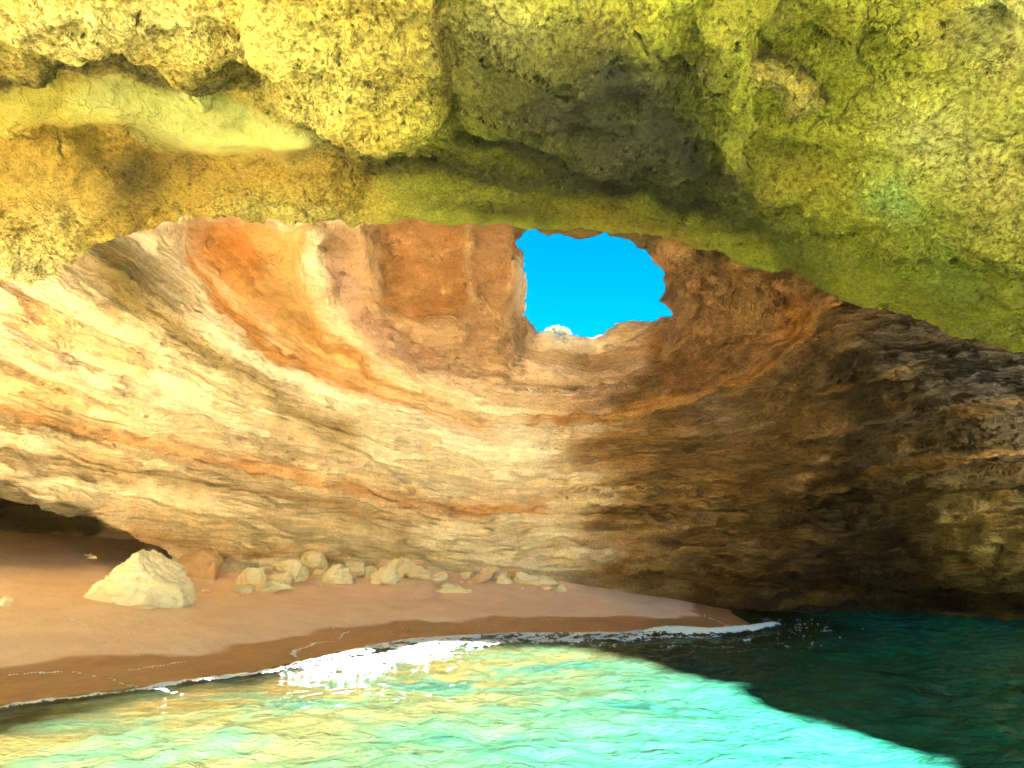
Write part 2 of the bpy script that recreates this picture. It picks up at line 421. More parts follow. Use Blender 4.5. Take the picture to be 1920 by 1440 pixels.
def mesh_obj(name, verts, faces, mat, smooth=True, parent=None):
    me = bpy.data.meshes.new(name)
    verts = np.asarray(verts, np.float32); faces = np.asarray(faces, np.int32)
    n = faces.shape[1]
    me.vertices.add(len(verts)); me.vertices.foreach_set('co', verts.ravel())
    me.loops.add(faces.size); me.loops.foreach_set('vertex_index', faces.ravel())
    me.polygons.add(len(faces)); me.polygons.foreach_set('loop_start', np.arange(len(faces), dtype=np.int32) * n)
    me.polygons.foreach_set('loop_total', np.full(len(faces), n, np.int32))
    me.update(calc_edges=True); me.validate()
    if smooth: me.polygons.foreach_set('use_smooth', np.ones(len(me.polygons), bool))
    o = bpy.data.objects.new(name, me); COL.objects.link(o)
    if mat: me.materials.append(mat)
    if parent: o.parent = parent
    return o
def set_attr(o, name, arr):
    me = o.data
    if arr.ndim == 2:
        a = me.attributes.new(name, 'FLOAT_COLOR', 'POINT')
        c = np.ones((len(arr), 4), np.float32); c[:, :3] = arr
        a.data.foreach_set('color', c.ravel())
    else:
        a = me.attributes.new(name, 'FLOAT', 'POINT'); a.data.foreach_set('value', arr.astype(np.float32))
def tag(o, label=None, cat=None, group=None, kind=None):
    if label: o['label'] = label
    if cat: o['category'] = cat
    if group: o['group'] = group
    if kind: o['kind'] = kind
    return o

# ------------------------------------------------------------------ node helper
class NT:
    def __init__(self, name):
        self.m = bpy.data.materials.new(name); self.m.use_nodes = True
        self.t = self.m.node_tree; self.t.nodes.clear()
        self.out = self.t.nodes.new('ShaderNodeOutputMaterial')
        self.pos = self.t.nodes.new('ShaderNodeNewGeometry').outputs['Position']
    def n(self, ty, ins=None, **kw):
        nd = self.t.nodes.new(ty)
        for k, v in kw.items(): setattr(nd, k, v)
        for k, v in (ins or {}).items():
            if hasattr(v, 'is_linked') or hasattr(v, 'links'): self.t.links.new(v, nd.inputs[k])
            else: nd.inputs[k].default_value = v
        return nd
    def math(self, op, a, b=None, c=None, clamp=False):
        nd = self.t.nodes.new('ShaderNodeMath'); nd.operation = op; nd.use_clamp = clamp
        for i, v in enumerate((a, b, c)):
            if v is None: continue
            if hasattr(v, 'links'): self.t.links.new(v, nd.inputs[i])
            else: nd.inputs[i].default_value = v
        return nd.outputs[0]
    def ramp(self, x, a, b):      # smooth 0..1
        nd = self.n('ShaderNodeMapRange', {'Value': x, 'From Min': a, 'From Max': b}, interpolation_type='SMOOTHSTEP')
        return nd.outputs[0]
    def mix(self, f, a, b, mode='MIX'):
        nd = self.t.nodes.new('ShaderNodeMix'); nd.data_type = 'RGBA'; nd.blend_type = mode
        for s_, v in ((nd.inputs[0], f), (nd.inputs[6], a), (nd.inputs[7], b)):
            if hasattr(v, 'links'): self.t.links.new(v, s_)
            else: s_.default_value = (v if not isinstance(v, tuple) else tuple(v) + (1,)) 
        return nd.outputs[2]
    def noise(self, scale, detail=4, rough=0.55, vec=None, dist=0.0, fac=True):
        nd = self.n('ShaderNodeTexNoise', {'Vector': vec if vec is not None else self.pos, 'Scale': scale, 'Detail': detail, 'Roughness': rough, 'Distortion': dist})
        return nd.outputs[0]
    def voro(self, scale, vec=None, feature='F1', rnd=1.0):
        nd = self.n('ShaderNodeTexVoronoi', {'Vector': vec if vec is not None else self.pos, 'Scale': scale, 'Randomness': rnd}, feature=feature)
        return nd.outputs[0]
    def scale(self, v, sx, sy, sz):
        return self.n('ShaderNodeVectorMath', {0: v, 1: (sx, sy, sz)}, operation='MULTIPLY').outputs[0]
    def attr(self, name, col=False):
        nd = self.n('ShaderNodeAttribute', attribute_name=name)
        return nd.outputs['Color'] if col else nd.outputs['Fac']
    def link(self, a, b): self.t.links.new(a, b)

# ------------------------------------------------------------------ rock material
def rock_material():
    m = NT('cave rock')
    col = m.attr('col', True); fr = m.attr('front'); rgh = m.attr('rough')
    st = m.scale(m.pos, 0.8, 0.8, 3.4)
    # distorted stratified coordinates
    big = m.noise(0.35, 3)
    n_a = m.noise(2.2, 9, 0.62)                 # lumpy
    n_f = m.noise(9.0, 7, 0.66)                 # grain
    n_s = m.noise(1.5, 10, 0.62, vec=st, dist=0.4)        # bedded
    n_s2 = m.noise(6.0, 6, 0.65, vec=m.scale(m.pos, 0.6, 0.6, 2.8))
    v1 = m.voro(3.4, vec=m.n('ShaderNodeVectorMath', {0: m.pos, 1: m.n('ShaderNodeVectorMath', {0: m.n('ShaderNodeTexNoise', {'Vector': m.pos, 'Scale': 2.0}).outputs[1], 1: (0.6, 0.6, 0.6)}, operation='MULTIPLY').outputs[0]}, operation='ADD').outputs[0])
    v2 = m.voro(13.0)
    pits = m.ramp(m.noise(5.0, 4, 0.6), 0.60, 0.70)
    # displacement: broken planes, cracks and pits in front; thin beds in the chamber
    wv = m.n('ShaderNodeVectorMath', {0: m.pos, 1: m.n('ShaderNodeVectorMath', {0: m.n('ShaderNodeTexNoise', {'Vector': m.pos, 'Scale': 0.9, 'Detail': 4}).outputs[1], 1: (1.3, 1.3, 1.3)}, operation='MULTIPLY').outputs[0]}, operation='ADD').outputs[0]
    edge = m.n('ShaderNodeTexVoronoi', {'Vector': wv, 'Scale': 0.55}, feature='DISTANCE_TO_EDGE').outputs[0]
    crack = m.math('MULTIPLY', m.ramp(edge, 0.030, 0.0), m.ramp(m.noise(0.33, 3), 0.54, 0.60))
    ck2 = m.math('MULTIPLY', m.ramp(m.n('ShaderNodeTexVoronoi', {'Vector': wv, 'Scale': 1.9}, feature='DISTANCE_TO_EDGE').outputs[0], 0.03, 0.0), m.ramp(m.noise(0.5, 3), 0.56, 0.62))
    facet = m.voro(1.3, vec=wv)
    plan = m.noise(0.8, 3, 0.5)
    lump = m.math('ABSOLUTE', m.math('SUBTRACT', m.noise(2.6, 3, 0.5), 0.5))
    grain = m.noise(11.0, 9, 0.78)
    pit = m.math('MULTIPLY', m.ramp(m.n('ShaderNodeTexVoronoi', {'Vector': wv, 'Scale': 6.5}, feature='SMOOTH_F1').outputs[0], 0.26, 0.10), m.ramp(m.noise(0.9, 3), 0.46, 0.58))
    dA = m.math('ADD', m.math('MULTIPLY', m.math('SUBTRACT', plan, 0.5), 0.85), m.math('MULTIPLY', m.math('SUBTRACT', 0.5, facet), 0.24))
    dA = m.math('ADD', dA, m.math('MULTIPLY', lump, -0.28))
    dA = m.math('ADD', dA, m.math('MULTIPLY', m.math('SUBTRACT', grain, 0.5), 0.17))
    dA = m.math('SUBTRACT', dA, m.math('MULTIPLY', pit, 0.08))
    tear = m.ramp(m.noise(1.1, 6, 0.6, vec=m.scale(m.pos, 1.0, 0.6, 1.8)), 0.48, 0.54)
    dA = m.math('ADD', dA, m.math('MULTIPLY', tear, 0.08))
    dA = m.math('SUBTRACT', dA, m.math('MULTIPLY', crack, 0.10))
    dA = m.math('SUBTRACT', dA, m.math('MULTIPLY', ck2, 0.05))
    dA = m.math('SUBTRACT', dA, m.math('MULTIPLY', m.ramp(m.noise(7.0, 3, 0.6), 0.62, 0.70), 0.06))
    bedc = m.math('ADD', m.attr('bed'), m.math('MULTIPLY', m.noise(0.35, 4), 0.7))
    sx_ = m.n('ShaderNodeSeparateXYZ', {0: m.pos})
    bv = m.n('ShaderNodeCombineXYZ', {'X': m.math('MULTIPLY', sx_.outputs[0], 0.13), 'Y': m.math('MULTIPLY', sx_.outputs[1], 0.13), 'Z': bedc}).outputs[0]
    beds = m.noise(1.5, 9, 0.64, vec=bv)
    bterr = m.ramp(beds, 0.475, 0.525)
    beds2 = m.noise(4.6, 7, 0.66, vec=bv)
    dB = m.math('ADD', m.math('ADD', m.math('MULTIPLY', bterr, 0.26), m.math('MULTIPLY', m.ramp(beds2, 0.48, 0.54), 0.09)), m.math('MULTIPLY', m.math('SUBTRACT', beds, 0.5), 0.50))
    dB = m.math('ADD', dB, m.math('MULTIPLY', m.math('SUBTRACT', n_s, 0.5), 0.48))
    dB = m.math('ADD', dB, m.math('MULTIPLY', m.math('SUBTRACT', grain, 0.5), 0.10))
    dB = m.math('SUBTRACT', dB, m.math('MULTIPLY', pit, m.math('MULTIPLY', rgh, 0.07)))
    dB = m.math('SUBTRACT', dB, m.math('MULTIPLY', m.math('MULTIPLY', crack, 0.09), m.ramp(m.noise(0.4, 2), 0.5, 0.6)))
    d = m.n('ShaderNodeMix', {0: fr, 2: dB, 3: dA}).outputs[0]
    d = m.math('MULTIPLY', d, rgh)
    dn = m.n('ShaderNodeDisplacement', {'Height': d, 'Midlevel': 0.0, 'Scale': 1.0})
    m.link(dn.outputs[0], m.out.inputs['Displacement'])
    m.m.displacement_method = 'BOTH'
    # colour
    var = m.noise(1.1, 6, 0.6)
    c = m.mix(m.math('MULTIPLY', m.ramp(var, 0.45, 0.65), 0.35), col, m.mix(1.0, col, (1.25, 1.12, 0.85), 'MULTIPLY'))
    c = m.mix(m.math('MULTIPLY', m.ramp(m.noise(2.6, 8, 0.7), 0.55, 0.40), 0.30), c, m.mix(1.0, c, (0.55, 0.50, 0.36), 'MULTIPLY'))
    # bedding colour lines, only inside the chamber
    zb = m.attr('bed')
    zc = m.n('ShaderNodeCombineXYZ', {'Z': m.math('ADD', zb, m.math('MULTIPLY', m.noise(0.5, 3), 0.5))}).outputs[0]
    ln = m.noise(2.2, 5, 0.7, vec=zc)
    bf = m.math('MULTIPLY', m.math('SUBTRACT', 1.0, fr), 0.45)
    c = m.mix(m.math('MULTIPLY', m.ramp(ln, 0.50, 0.72), bf), c, m.mix(1.0, c, (0.90, 0.66, 0.42), 'MULTIPLY'))
    c = m.mix(m.math('MULTIPLY', m.ramp(ln, 0.48, 0.30), bf), c, m.mix(1.0, c, (1.35, 1.30, 1.22), 'MULTIPLY'))
    c = m.mix(bf, c, m.mix(1.0, c, m.mix(m.ramp(beds, 0.40, 0.54), (0.70, 0.56, 0.40), (1.24, 1.24, 1.22)), 'MULTIPLY'))
    c = m.mix(m.math('MINIMUM', m.math('MULTIPLY', rgh, m.math('ADD', 0.42, m.math('MULTIPLY', fr, 0.45))), 1.0), c, m.mix(1.0, c, m.mix(m.ramp(grain, 0.40, 0.58), (0.42, 0.38, 0.26), (1.34, 1.34, 1.30)), 'MULTIPLY'))
    c = m.mix(m.math('MULTIPLY', m.math('MAXIMUM', crack, ck2), m.math('MULTIPLY', fr, 0.55)), c, (0.04, 0.04, 0.015))
    # dark speckle, weighted by area
    sp = m.ramp(m.noise(7.0, 8, 0.75), 0.56, 0.66)
    spm = m.math('MULTIPLY', sp, m.attr('dark_speck'))
    c = m.mix(spm, c, (0.045, 0.04, 0.016))
    bs = m.n('ShaderNodeBsdfPrincipled', {'Base Color': c, 'Roughness': 0.85, 'Specular IOR Level': 0.25})
    m.link(bs.outputs[0], m.out.inputs['Surface'])
    return m.m
ROCK = rock_material()

# rock colour, bed by bed and stain by stain, with light and shade painted in
def lay(base, mask, c):
    return base * (1 - mask[..., None]) + np.array(c)[None, None] * mask[..., None]
def blob(u, v, ru, rv, ang=0, p=2):
    a = rad(ang); du, dv = WU - u, WV - v
    x = du * math.cos(a) + dv * math.sin(a); y = -du * math.sin(a) + dv * math.cos(a)
    return np.exp(-((x / ru) ** 2 + (y / rv) ** 2) ** (p / 2))
CREAM = (0.90, 0.80, 0.56); WHITE = (0.90, 0.85, 0.68); OCHRE = (0.66, 0.40, 0.12); ORANGE = (0.62, 0.29, 0.07); BROWN = (0.30, 0.17, 0.07)
YEL = (0.78, 0.62, 0.17); YG = (0.50, 0.56, 0.06); DG = (0.11, 0.13, 0.02); PG = (0.60, 0.66, 0.30); MINT = (0.38, 0.66, 0.30); PINK = (0.52, 0.36, 0.28)
CA = np.zeros(GU.shape + (3,)) + np.array(YEL)
CA = lay(CA, sstep(760, 1000, WU + 0.5 * WV), YG)
CA = lay(CA, 0.6 * blob(250, 60, 320, 60), (0.74, 0.64, 0.30))
CA = lay(CA, 0.8 * blob(700, 160, 110, 120), (0.70, 0.60, 0.18))
CA = lay(CA, 0.7 * blob(560, 60, 60, 60), (0.60, 0.60, 0.22))
CA = lay(CA, pmask([(-400, 160), (0, 165), (60, 160), (200, 140), (330, 150), (470, 180), (590, 230), (640, 300), (600, 262), (560, 284), (360, 288), (300, 265), (245, 232), (100, 219), (0, 240), (-400, 250)], 8), (0.62, 0.56, 0.13))
CA = lay(CA, 0.85 * pmask([(120, 200), (200, 150), (330, 170), (460, 195), (560, 235), (600, 262), (560, 284), (360, 288), (290, 265), (245, 232)], 18), PG)
CA = lay(CA, 0.8 * np.exp(-(line_d([(-100, 150), (0, 150), (100, 120), (200, 118), (330, 160), (430, 140), (500, 140), (560, 220), (640, 290)]) / 14) ** 2), (0.13, 0.15, 0.03))  # shadow along the slab's step edge painted dark
CA = lay(CA, 0.85 * pmask([(-400, 252), (0, 245), (110, 224), (230, 245), (300, 270), (360, 290), (600, 268), (700, 330), (720, 420), (300, 440), (-400, 440)], 12), (0.62, 0.42, 0.09))
CA = lay(CA, 0.8 * blob(260, 330, 55, 75, 15), (0.16, 0.13, 0.03))
CA = lay(CA, 0.6 * blob(330, 290, 60, 25, 20), (0.40, 0.26, 0.05))
CA = lay(CA, 0.75 * blob(560, 400, 190, 32), (0.70, 0.66, 0.28))
CA = lay(CA, 0.7 * blob(60, 440, 120, 70, -20), (0.74, 0.64, 0.34))
CA = lay(CA, 0.8 * blob(40, 520, 120, 50), WHITE)
CA = lay(CA, 0.7 * blob(690, 370, 80, 26, 10), (0.66, 0.54, 0.10))
CA = lay(CA, 0.85 * np.exp(-(line_d([(690, 310), (800, 300), (950, 330), (1150, 360)]) / 30) ** 2), (0.16, 0.17, 0.02))
CA = lay(CA, 0.5 * blob(860, 375, 120, 22, 4), (0.30, 0.30, 0.05))
CA = lay(CA, 0.8 * blob(1130, 405, 130, 18, 6), (0.55, 0.42, 0.05))
CA = lay(CA, 0.75 * blob(960, 400, 120, 26, 4), (0.20, 0.20, 0.03))
CA = lay(CA, 0.7 * blob(1250, 430, 90, 16, 16), (0.56, 0.40, 0.05))
CA = lay(CA, 0.8 * np.exp(-(line_d([(790, -100), (815, 0), (828, 120), (838, 210)]) / 26) ** 2), (0.55, 0.42, 0.06))
CA = lay(CA, 0.85 * blob(940, 60, 120, 100), (0.70, 0.66, 0.36))
CA = lay(CA, 0.8 * blob(1130, 60, 60, 70), (0.50, 0.40, 0.12))
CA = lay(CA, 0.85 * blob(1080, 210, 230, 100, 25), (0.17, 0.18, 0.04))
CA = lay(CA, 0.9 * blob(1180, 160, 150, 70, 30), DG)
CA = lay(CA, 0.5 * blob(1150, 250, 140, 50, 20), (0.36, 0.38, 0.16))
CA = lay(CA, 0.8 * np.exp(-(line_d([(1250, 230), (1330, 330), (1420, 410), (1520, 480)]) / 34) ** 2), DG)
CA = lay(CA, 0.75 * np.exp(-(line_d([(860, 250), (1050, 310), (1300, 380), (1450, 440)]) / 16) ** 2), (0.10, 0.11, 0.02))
CA = lay(CA, 0.6 * blob(1450, 40, 260, 60), (0.44, 0.44, 0.07))
CA = lay(CA, 0.85 * sstep(-8, 10, kd), (0.58, 0.50, 0.18))
CA = lay(CA, 0.8 * np.exp(-(line_d([(1400, 112), (1440, 98), (1495, 112), (1530, 150), (1552, 190)], GU, GV) / 5) ** 2), (0.06, 0.06, 0.02))
CA = lay(CA, 0.6 * blob(1500, 330, 90, 60), (0.50, 0.42, 0.06))
CA = lay(CA, 0.7 * blob(1780, 60, 60, 60), (0.50, 0.42, 0.08))
CA = lay(CA, 0.85 * blob(1880, 60, 90, 130), (0.66, 0.66, 0.36))
CA = lay(CA, 0.85 * blob(1760, 260, 110, 80, 30), (0.66, 0.68, 0.38))
CA = lay(CA, 0.7 * blob(1900, 360, 100, 100), (0.68, 0.62, 0.30))
CA = lay(CA, 0.7 * blob(1680, 370, 60, 40, 20), MINT)
CA = lay(CA, 0.6 * blob(1780, 520, 90, 60, 30), (0.28, 0.60, 0.22))
CA = lay(CA, 0.55 * blob(1300, 120, 70, 60), DG)
CA = lay(CA, 0.75 * blob(1150, 270, 300, 85, 24), (0.10, 0.115, 0.025))  # shade of the central underside painted in
CA = lay(CA, 0.6 * blob(140, 50, 300, 70, 5), (0.86, 0.80, 0.50))  # upper-left highlights painted in as paler rock
CA = lay(CA, 0.5 * blob(600, 190, 70, 90, 30), (0.86, 0.78, 0.40))
CA = lay(CA, 0.6 * pmask([(1350, 380), (1500, 420), (1900, 470), (2100, 700), (1900, 680), (1700, 600), (1540, 565), (1450, 520)], 40), (0.34, 0.42, 0.04))
CA = lay(CA, 0.5 * blob(1500, 520, 120, 26, 14), (0.26, 0.30, 0.03))
CB = np.zeros(GU.shape + (3,)) + np.array(CREAM)
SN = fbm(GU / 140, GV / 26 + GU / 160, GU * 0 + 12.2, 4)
CB = lay(CB, sstep(-80, 90, GU - 1090 + 90 * SN), (0.46, 0.30, 0.12))  # shade boundary on the back wall painted in as browner rock
CB = lay(CB, 0.7 * sstep(-60, 60, GU - 1230 + 150 * SN), (0.105, 0.064, 0.020))  # brown rock of the right wall, darkened further for its shade
CB = lay(CB, 0.85 * sstep(-90, 100, GU - 1500 + 160 * SN + 0.25 * (GV - 800)), (0.015, 0.014, 0.005))  # far right wall painted near black for shade
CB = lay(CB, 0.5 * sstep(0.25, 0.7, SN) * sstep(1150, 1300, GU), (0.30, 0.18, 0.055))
CB = lay(CB, 0.9 * pmask([(345, 420), (345, 470), (380, 540), (450, 620), (540, 690), (650, 735), (800, 772), (920, 790), (880, 765), (720, 700), (600, 610), (560, 520), (580, 420)], 14), (0.68, 0.40, 0.11))
CB = lay(CB, 0.9 * blob(430, 470, 80, 70, 30), ORANGE)
CB = lay(CB, 0.6 * np.exp(-(line_d([(350, 480), (400, 560), (500, 660), (620, 725), (780, 770), (930, 795)]) / 10) ** 2), ORANGE)
CB = lay(CB, 0.75 * blob(560, 560, 90, 50, 60), (0.66, 0.50, 0.22))
CB = lay(CB, 0.85 * pmask([(595, 400), (600, 480), (625, 560), (680, 640), (760, 690), (860, 720), (960, 740), (1010, 640), (970, 560), (985, 400)], 16), (0.46, 0.27, 0.13))
CB = lay(CB, 0.85 * np.exp(-(line_d([(620, 480), (650, 560), (700, 620), (780, 670), (880, 715)]) / 24) ** 2), PINK)
CB = lay(CB, 0.75 * blob(630, 450, 40, 50), (0.22, 0.13, 0.05))
CB = lay(CB, 0.8 * pmask(H3, 10), (0.46, 0.24, 0.08))
CB = lay(CB, 0.8 * pmask(H4, 10), (0.38, 0.21, 0.09))
CB = lay(CB, 0.85 * pmask([(985, 640), (1110, 650), (1200, 620), (1230, 680), (1100, 780), (960, 780), (900, 740)], 25), (0.66, 0.48, 0.32))
CB = lay(CB, 0.8 * blob(880, 860, 230, 130, 5) * sstep(1150, 1000, GU), (0.90, 0.84, 0.64))  # lit centre of the back wall painted in as whiter rock
CB = lay(CB, 0.8 * pmask([(1200, 430), (1550, 540), (1540, 620), (1420, 715), (1250, 740), (1200, 640), (1260, 560)], 20), (0.36, 0.20, 0.08))
CB = lay(CB, 0.85 * np.exp(-(line_d([(1545, 560), (1530, 620), (1480, 675), (1410, 712), (1300, 745), (1150, 775), (1000, 795)]) / 13) ** 2), (0.66, 0.36, 0.10))
CB = lay(CB, 0.8 * blob(1490, 590, 40, 50, 20), (0.58, 0.27, 0.06))
CB = lay(CB, 0.55 * blob(1400, 560, 30, 60), (0.38, 0.26, 0.08))
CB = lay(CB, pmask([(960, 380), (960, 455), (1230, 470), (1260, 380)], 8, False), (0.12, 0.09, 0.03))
# left wall
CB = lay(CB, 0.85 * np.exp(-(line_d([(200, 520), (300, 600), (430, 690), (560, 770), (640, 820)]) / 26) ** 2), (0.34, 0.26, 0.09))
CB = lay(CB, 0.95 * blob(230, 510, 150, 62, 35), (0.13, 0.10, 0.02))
CB = lay(CB, 0.7 * blob(120, 600, 110, 60, 20), (0.62, 0.48, 0.20))
CB = lay(CB, 0.6 * blob(40, 580, 60, 50), (0.50, 0.28, 0.12))
CB = lay(CB, 0.7 * blob(240, 660, 60, 25, 10), (0.72, 0.62, 0.30))
CB = lay(CB, 0.85 * np.exp(-(line_d([(340, 470), (400, 580), (520, 690), (650, 760), (800, 800), (960, 815)]) / 34) ** 2) * sstep(8, 22, line_d([(350, 470), (400, 560), (500, 655), (620, 720), (780, 765), (930, 790)])), WHITE)
CB = lay(CB, 0.8 * np.exp(-(line_d([(0, 620), (130, 685), (280, 745), (420, 800), (560, 850), (700, 885), (830, 920), (1000, 935)]) / 13) ** 2), (0.76, 0.70, 0.54))
CB = lay(CB, 0.35 * np.exp(-(line_d([(30, 640), (150, 705), (290, 762), (430, 815), (560, 862)]) / 12) ** 2), (0.24, 0.20, 0.09))
CB = lay(CB, 0.8 * np.exp(-(line_d([(-60, 760), (80, 785), (250, 825), (480, 875), (700, 930), (850, 955), (1000, 955)]) / 17) ** 2), (0.66, 0.36, 0.13))
CB = lay(CB, 0.7 * blob(60, 730, 140, 40, 12), (0.66, 0.46, 0.16))
CB = lay(CB, 0.65 * np.exp(-(line_d([(0, 850), (120, 860), (300, 895), (480, 925), (620, 950), (760, 985)]) / 22) ** 2), (0.40, 0.28, 0.13))
CB = lay(CB, 0.6 * np.exp(-(line_d([(0, 900), (150, 890), (250, 900)]) / 9) ** 2), (0.26, 0.18, 0.07))
CB = lay(CB, 0.5 * blob(430, 1000, 300, 40, 6), (0.70, 0.52, 0.22))
CB = lay(CB, 0.7 * np.exp(-(line_d([(250, 1000), (450, 1040), (650, 1040)]) / 12) ** 2), (0.56, 0.34, 0.12))
CB = lay(CB, 0.6 * blob(760, 1035, 80, 14), (0.50, 0.44, 0.10))
CB = lay(CB, 0.5 * blob(1350, 790, 70, 40, -10), (0.36, 0.28, 0.20))
CB = lay(CB, 0.9 * blob(1820, 680, 200, 90, 20), (0.010, 0.010, 0.004))  # wall under the right lip darkened to hold it in shade
CB = lay(CB, 0.75 * blob(1850, 1010, 110, 80, 30), (0.46, 0.38, 0.14))  # sunlight on the buttress partly painted in as paler rock
CB = lay(CB, 0.8 * pmask([(-400, 900), (0, 905), (120, 938), (225, 1002), (-400, 1010)], 5), (0.07, 0.07, 0.03))  # darkness of the low side cave put into the rock colour

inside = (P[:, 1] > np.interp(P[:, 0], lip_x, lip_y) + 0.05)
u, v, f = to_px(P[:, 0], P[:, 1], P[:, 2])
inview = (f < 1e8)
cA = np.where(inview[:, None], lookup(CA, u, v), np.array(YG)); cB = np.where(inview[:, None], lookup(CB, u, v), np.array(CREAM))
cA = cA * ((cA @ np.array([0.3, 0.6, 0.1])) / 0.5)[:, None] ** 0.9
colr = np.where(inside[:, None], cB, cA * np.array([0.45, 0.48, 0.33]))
colr *= (1 + 0.10 * fbm(P[:, 0], P[:, 1], P[:, 2], 3))[:, None]
bed = P[:, 2] - dip(P[:, 0])
# how rough / how dark-speckled each area is
RG = 0.50 + 0 * GU
RG = np.where(True, RG + 0.5 * sstep(950, 1250, WU), RG)
RG = RG + 0.15 * pmask([(985, 430), (1300, 430), (1300, 700), (1100, 800), (900, 780), (700, 660), (900, 600)], 40)
RG = RG * (1 - 0.6 * np.exp(-(np.hypot((GU - 1115) / 175, (GV - 540) / 130)) ** 6))
RG = RG * (1 - 0.5 * pmask([(345, 420), (345, 470), (450, 620), (650, 735), (900, 785), (700, 660), (600, 560), (590, 420)], 20))
RGA = 1.0 - 0.75 * pmask([(-100, 160), (200, 140), (470, 180), (600, 262), (560, 284), (360, 288), (245, 232), (-100, 240)], 12) - 0.45 * pmask([(-100, 240), (600, 270), (600, 350), (200, 400), (-100, 400)], 30)
RGA = RGA * (1 - 0.35 * pmask([(700, 300), (1300, 370), (1500, 450), (2000, 560), (2000, 700), (1540, 570), (1200, 450), (700, 425)], 25))
RGA = RGA * (1 - 0.6 * np.exp(-(line_d([(700, 425), (980, 440), (1200, 449), (1400, 505)]) / 26) ** 2))
rough = np.where(inside, lookup(RG, u, v), lookup(RGA, u, v)); rough = np.where(inview, rough, 0.8)
LB = 0.10 + 0.55 * sstep(1050, 1500, WU) + 0.6 * blob(220, 520, 150, 70, 30) + 0.45 * np.exp(-(line_d([(300, 600), (560, 770), (700, 850)]) / 40) ** 2) + 0.4 * np.exp(-(line_d([(640, 440), (640, 560), (760, 670)]) / 35) ** 2)
LA = 0.20 + 0.6 * blob(270, 340, 70, 90) + 0.9 * blob(1130, 190, 270, 150, 25) + 0.5 * np.exp(-(line_d([(850, 330), (1200, 370), (1500, 450)]) / 60) ** 2) + 0.3 * sstep(900, 1400, WU)
speck = np.clip(np.where(inside, lookup(LB, u, v), lookup(LA, u, v)), 0, 0.95); speck = np.where(inview, speck, 0.3)

cave = mesh_obj('cave_rock', P, Q, ROCK)
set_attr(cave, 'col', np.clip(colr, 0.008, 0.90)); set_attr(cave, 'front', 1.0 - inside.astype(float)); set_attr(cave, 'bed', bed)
set_attr(cave, 'rough', rough); set_attr(cave, 'dark_speck', speck)
tag(cave, kind='structure')
md = cave.modifiers.new('detail', 'SUBSURF'); md.subdivision_type = 'SIMPLE'; md.levels = 0; md.render_levels = 1
cave.cycles.use_adaptive_subdivision = True

# ------------------------------------------------------------------ sand and sea bed
def axis(parts):
    out = []
    for a, b, s in parts: out.append(np.arange(a, b, s))
    return np.concatenate(out)
def grid_mesh(name, ax, ay, zf, mat):
    X, Y = np.meshgrid(ax, ay, indexing='ij')
    Z = zf(X, Y)
    n, k = X.shape
    V_ = np.stack([X.ravel(), Y.ravel(), Z.ravel()], 1)
    i, j = np.meshgrid(np.arange(n - 1), np.arange(k - 1), indexing='ij')
    a = (i * k + j).ravel()
    F = np.stack([a, a + k, a + k + 1, a + 1], 1)
    return mesh_obj(name, V_, F, mat), X, Y, Z
def sand_material():
    m = NT('sand')
    sd_ = m.attr('inland')
    n = m.noise(1.2, 5); g = m.noise(60, 3, 0.7)
    c = m.mix(m.ramp(n, 0.35, 0.65), (0.80, 0.60, 0.43), (0.86, 0.68, 0.50))
    c = m.mix(m.math('MULTIPLY', m.ramp(g, 0.62, 0.72), 0.35), c, (0.85, 0.70, 0.48))
    c = m.mix(m.math('MULTIPLY', m.ramp(g, 0.38, 0.30), 0.35), c, (0.34, 0.18, 0.08))
    c = m.mix(m.attr('pale'), c, (0.84, 0.72, 0.50))
    wn_ = m.math('ADD', sd_, m.math('MULTIPLY', m.math('SUBTRACT', m.noise(0.45, 2), 0.5), 1.6))
    wet = m.ramp(wn_, 2.2, 1.9)
    c = m.mix(wet, c, m.mix(1.0, c, (0.50, 0.36, 0.22), 'MULTIPLY'))
    r = m.n('ShaderNodeMix', {0: wet, 2: 0.95, 3: 0.42}).outputs[0]
    h = m.math('ADD', m.math('MULTIPLY', m.noise(3, 5, 0.6), 0.08), m.math('MULTIPLY', m.noise(25, 4, 0.7), m.math('MULTIPLY', m.math('SUBTRACT', 1.1, wet), 0.012)))
    b = m.n('ShaderNodeBump', {'Height': h, 'Distance': 1.0, 'Strength': 0.7})
    bs = m.n('ShaderNodeBsdfPrincipled', {'Base Color': c, 'Roughness': r, 'Specular IOR Level': 0.3, 'Normal': b.outputs[0]})
    m.link(bs.outputs[0], m.out.inputs['Surface'])
    return m.m
sax = axis([(-300, -60, 20), (-60, -28, 2), (-28, 26, 0.14), (26, 60, 2), (60, 320, 20)])
say = axis([(-300, -40, 20), (-40, 2, 1.0), (2, 36, 0.14), (36, 60, 2), (60, 120, 20)])
sand, SX, SY, SZ = grid_mesh('sand', sax, say, sand_z, sand_material())
set_attr(sand, 'inland', (shore_d(SX, SY) + 60 * bounce_bank(SX, SY)).ravel()); set_attr(sand, 'pale', bounce_bank(SX, SY).ravel())
tag(sand, kind='structure')

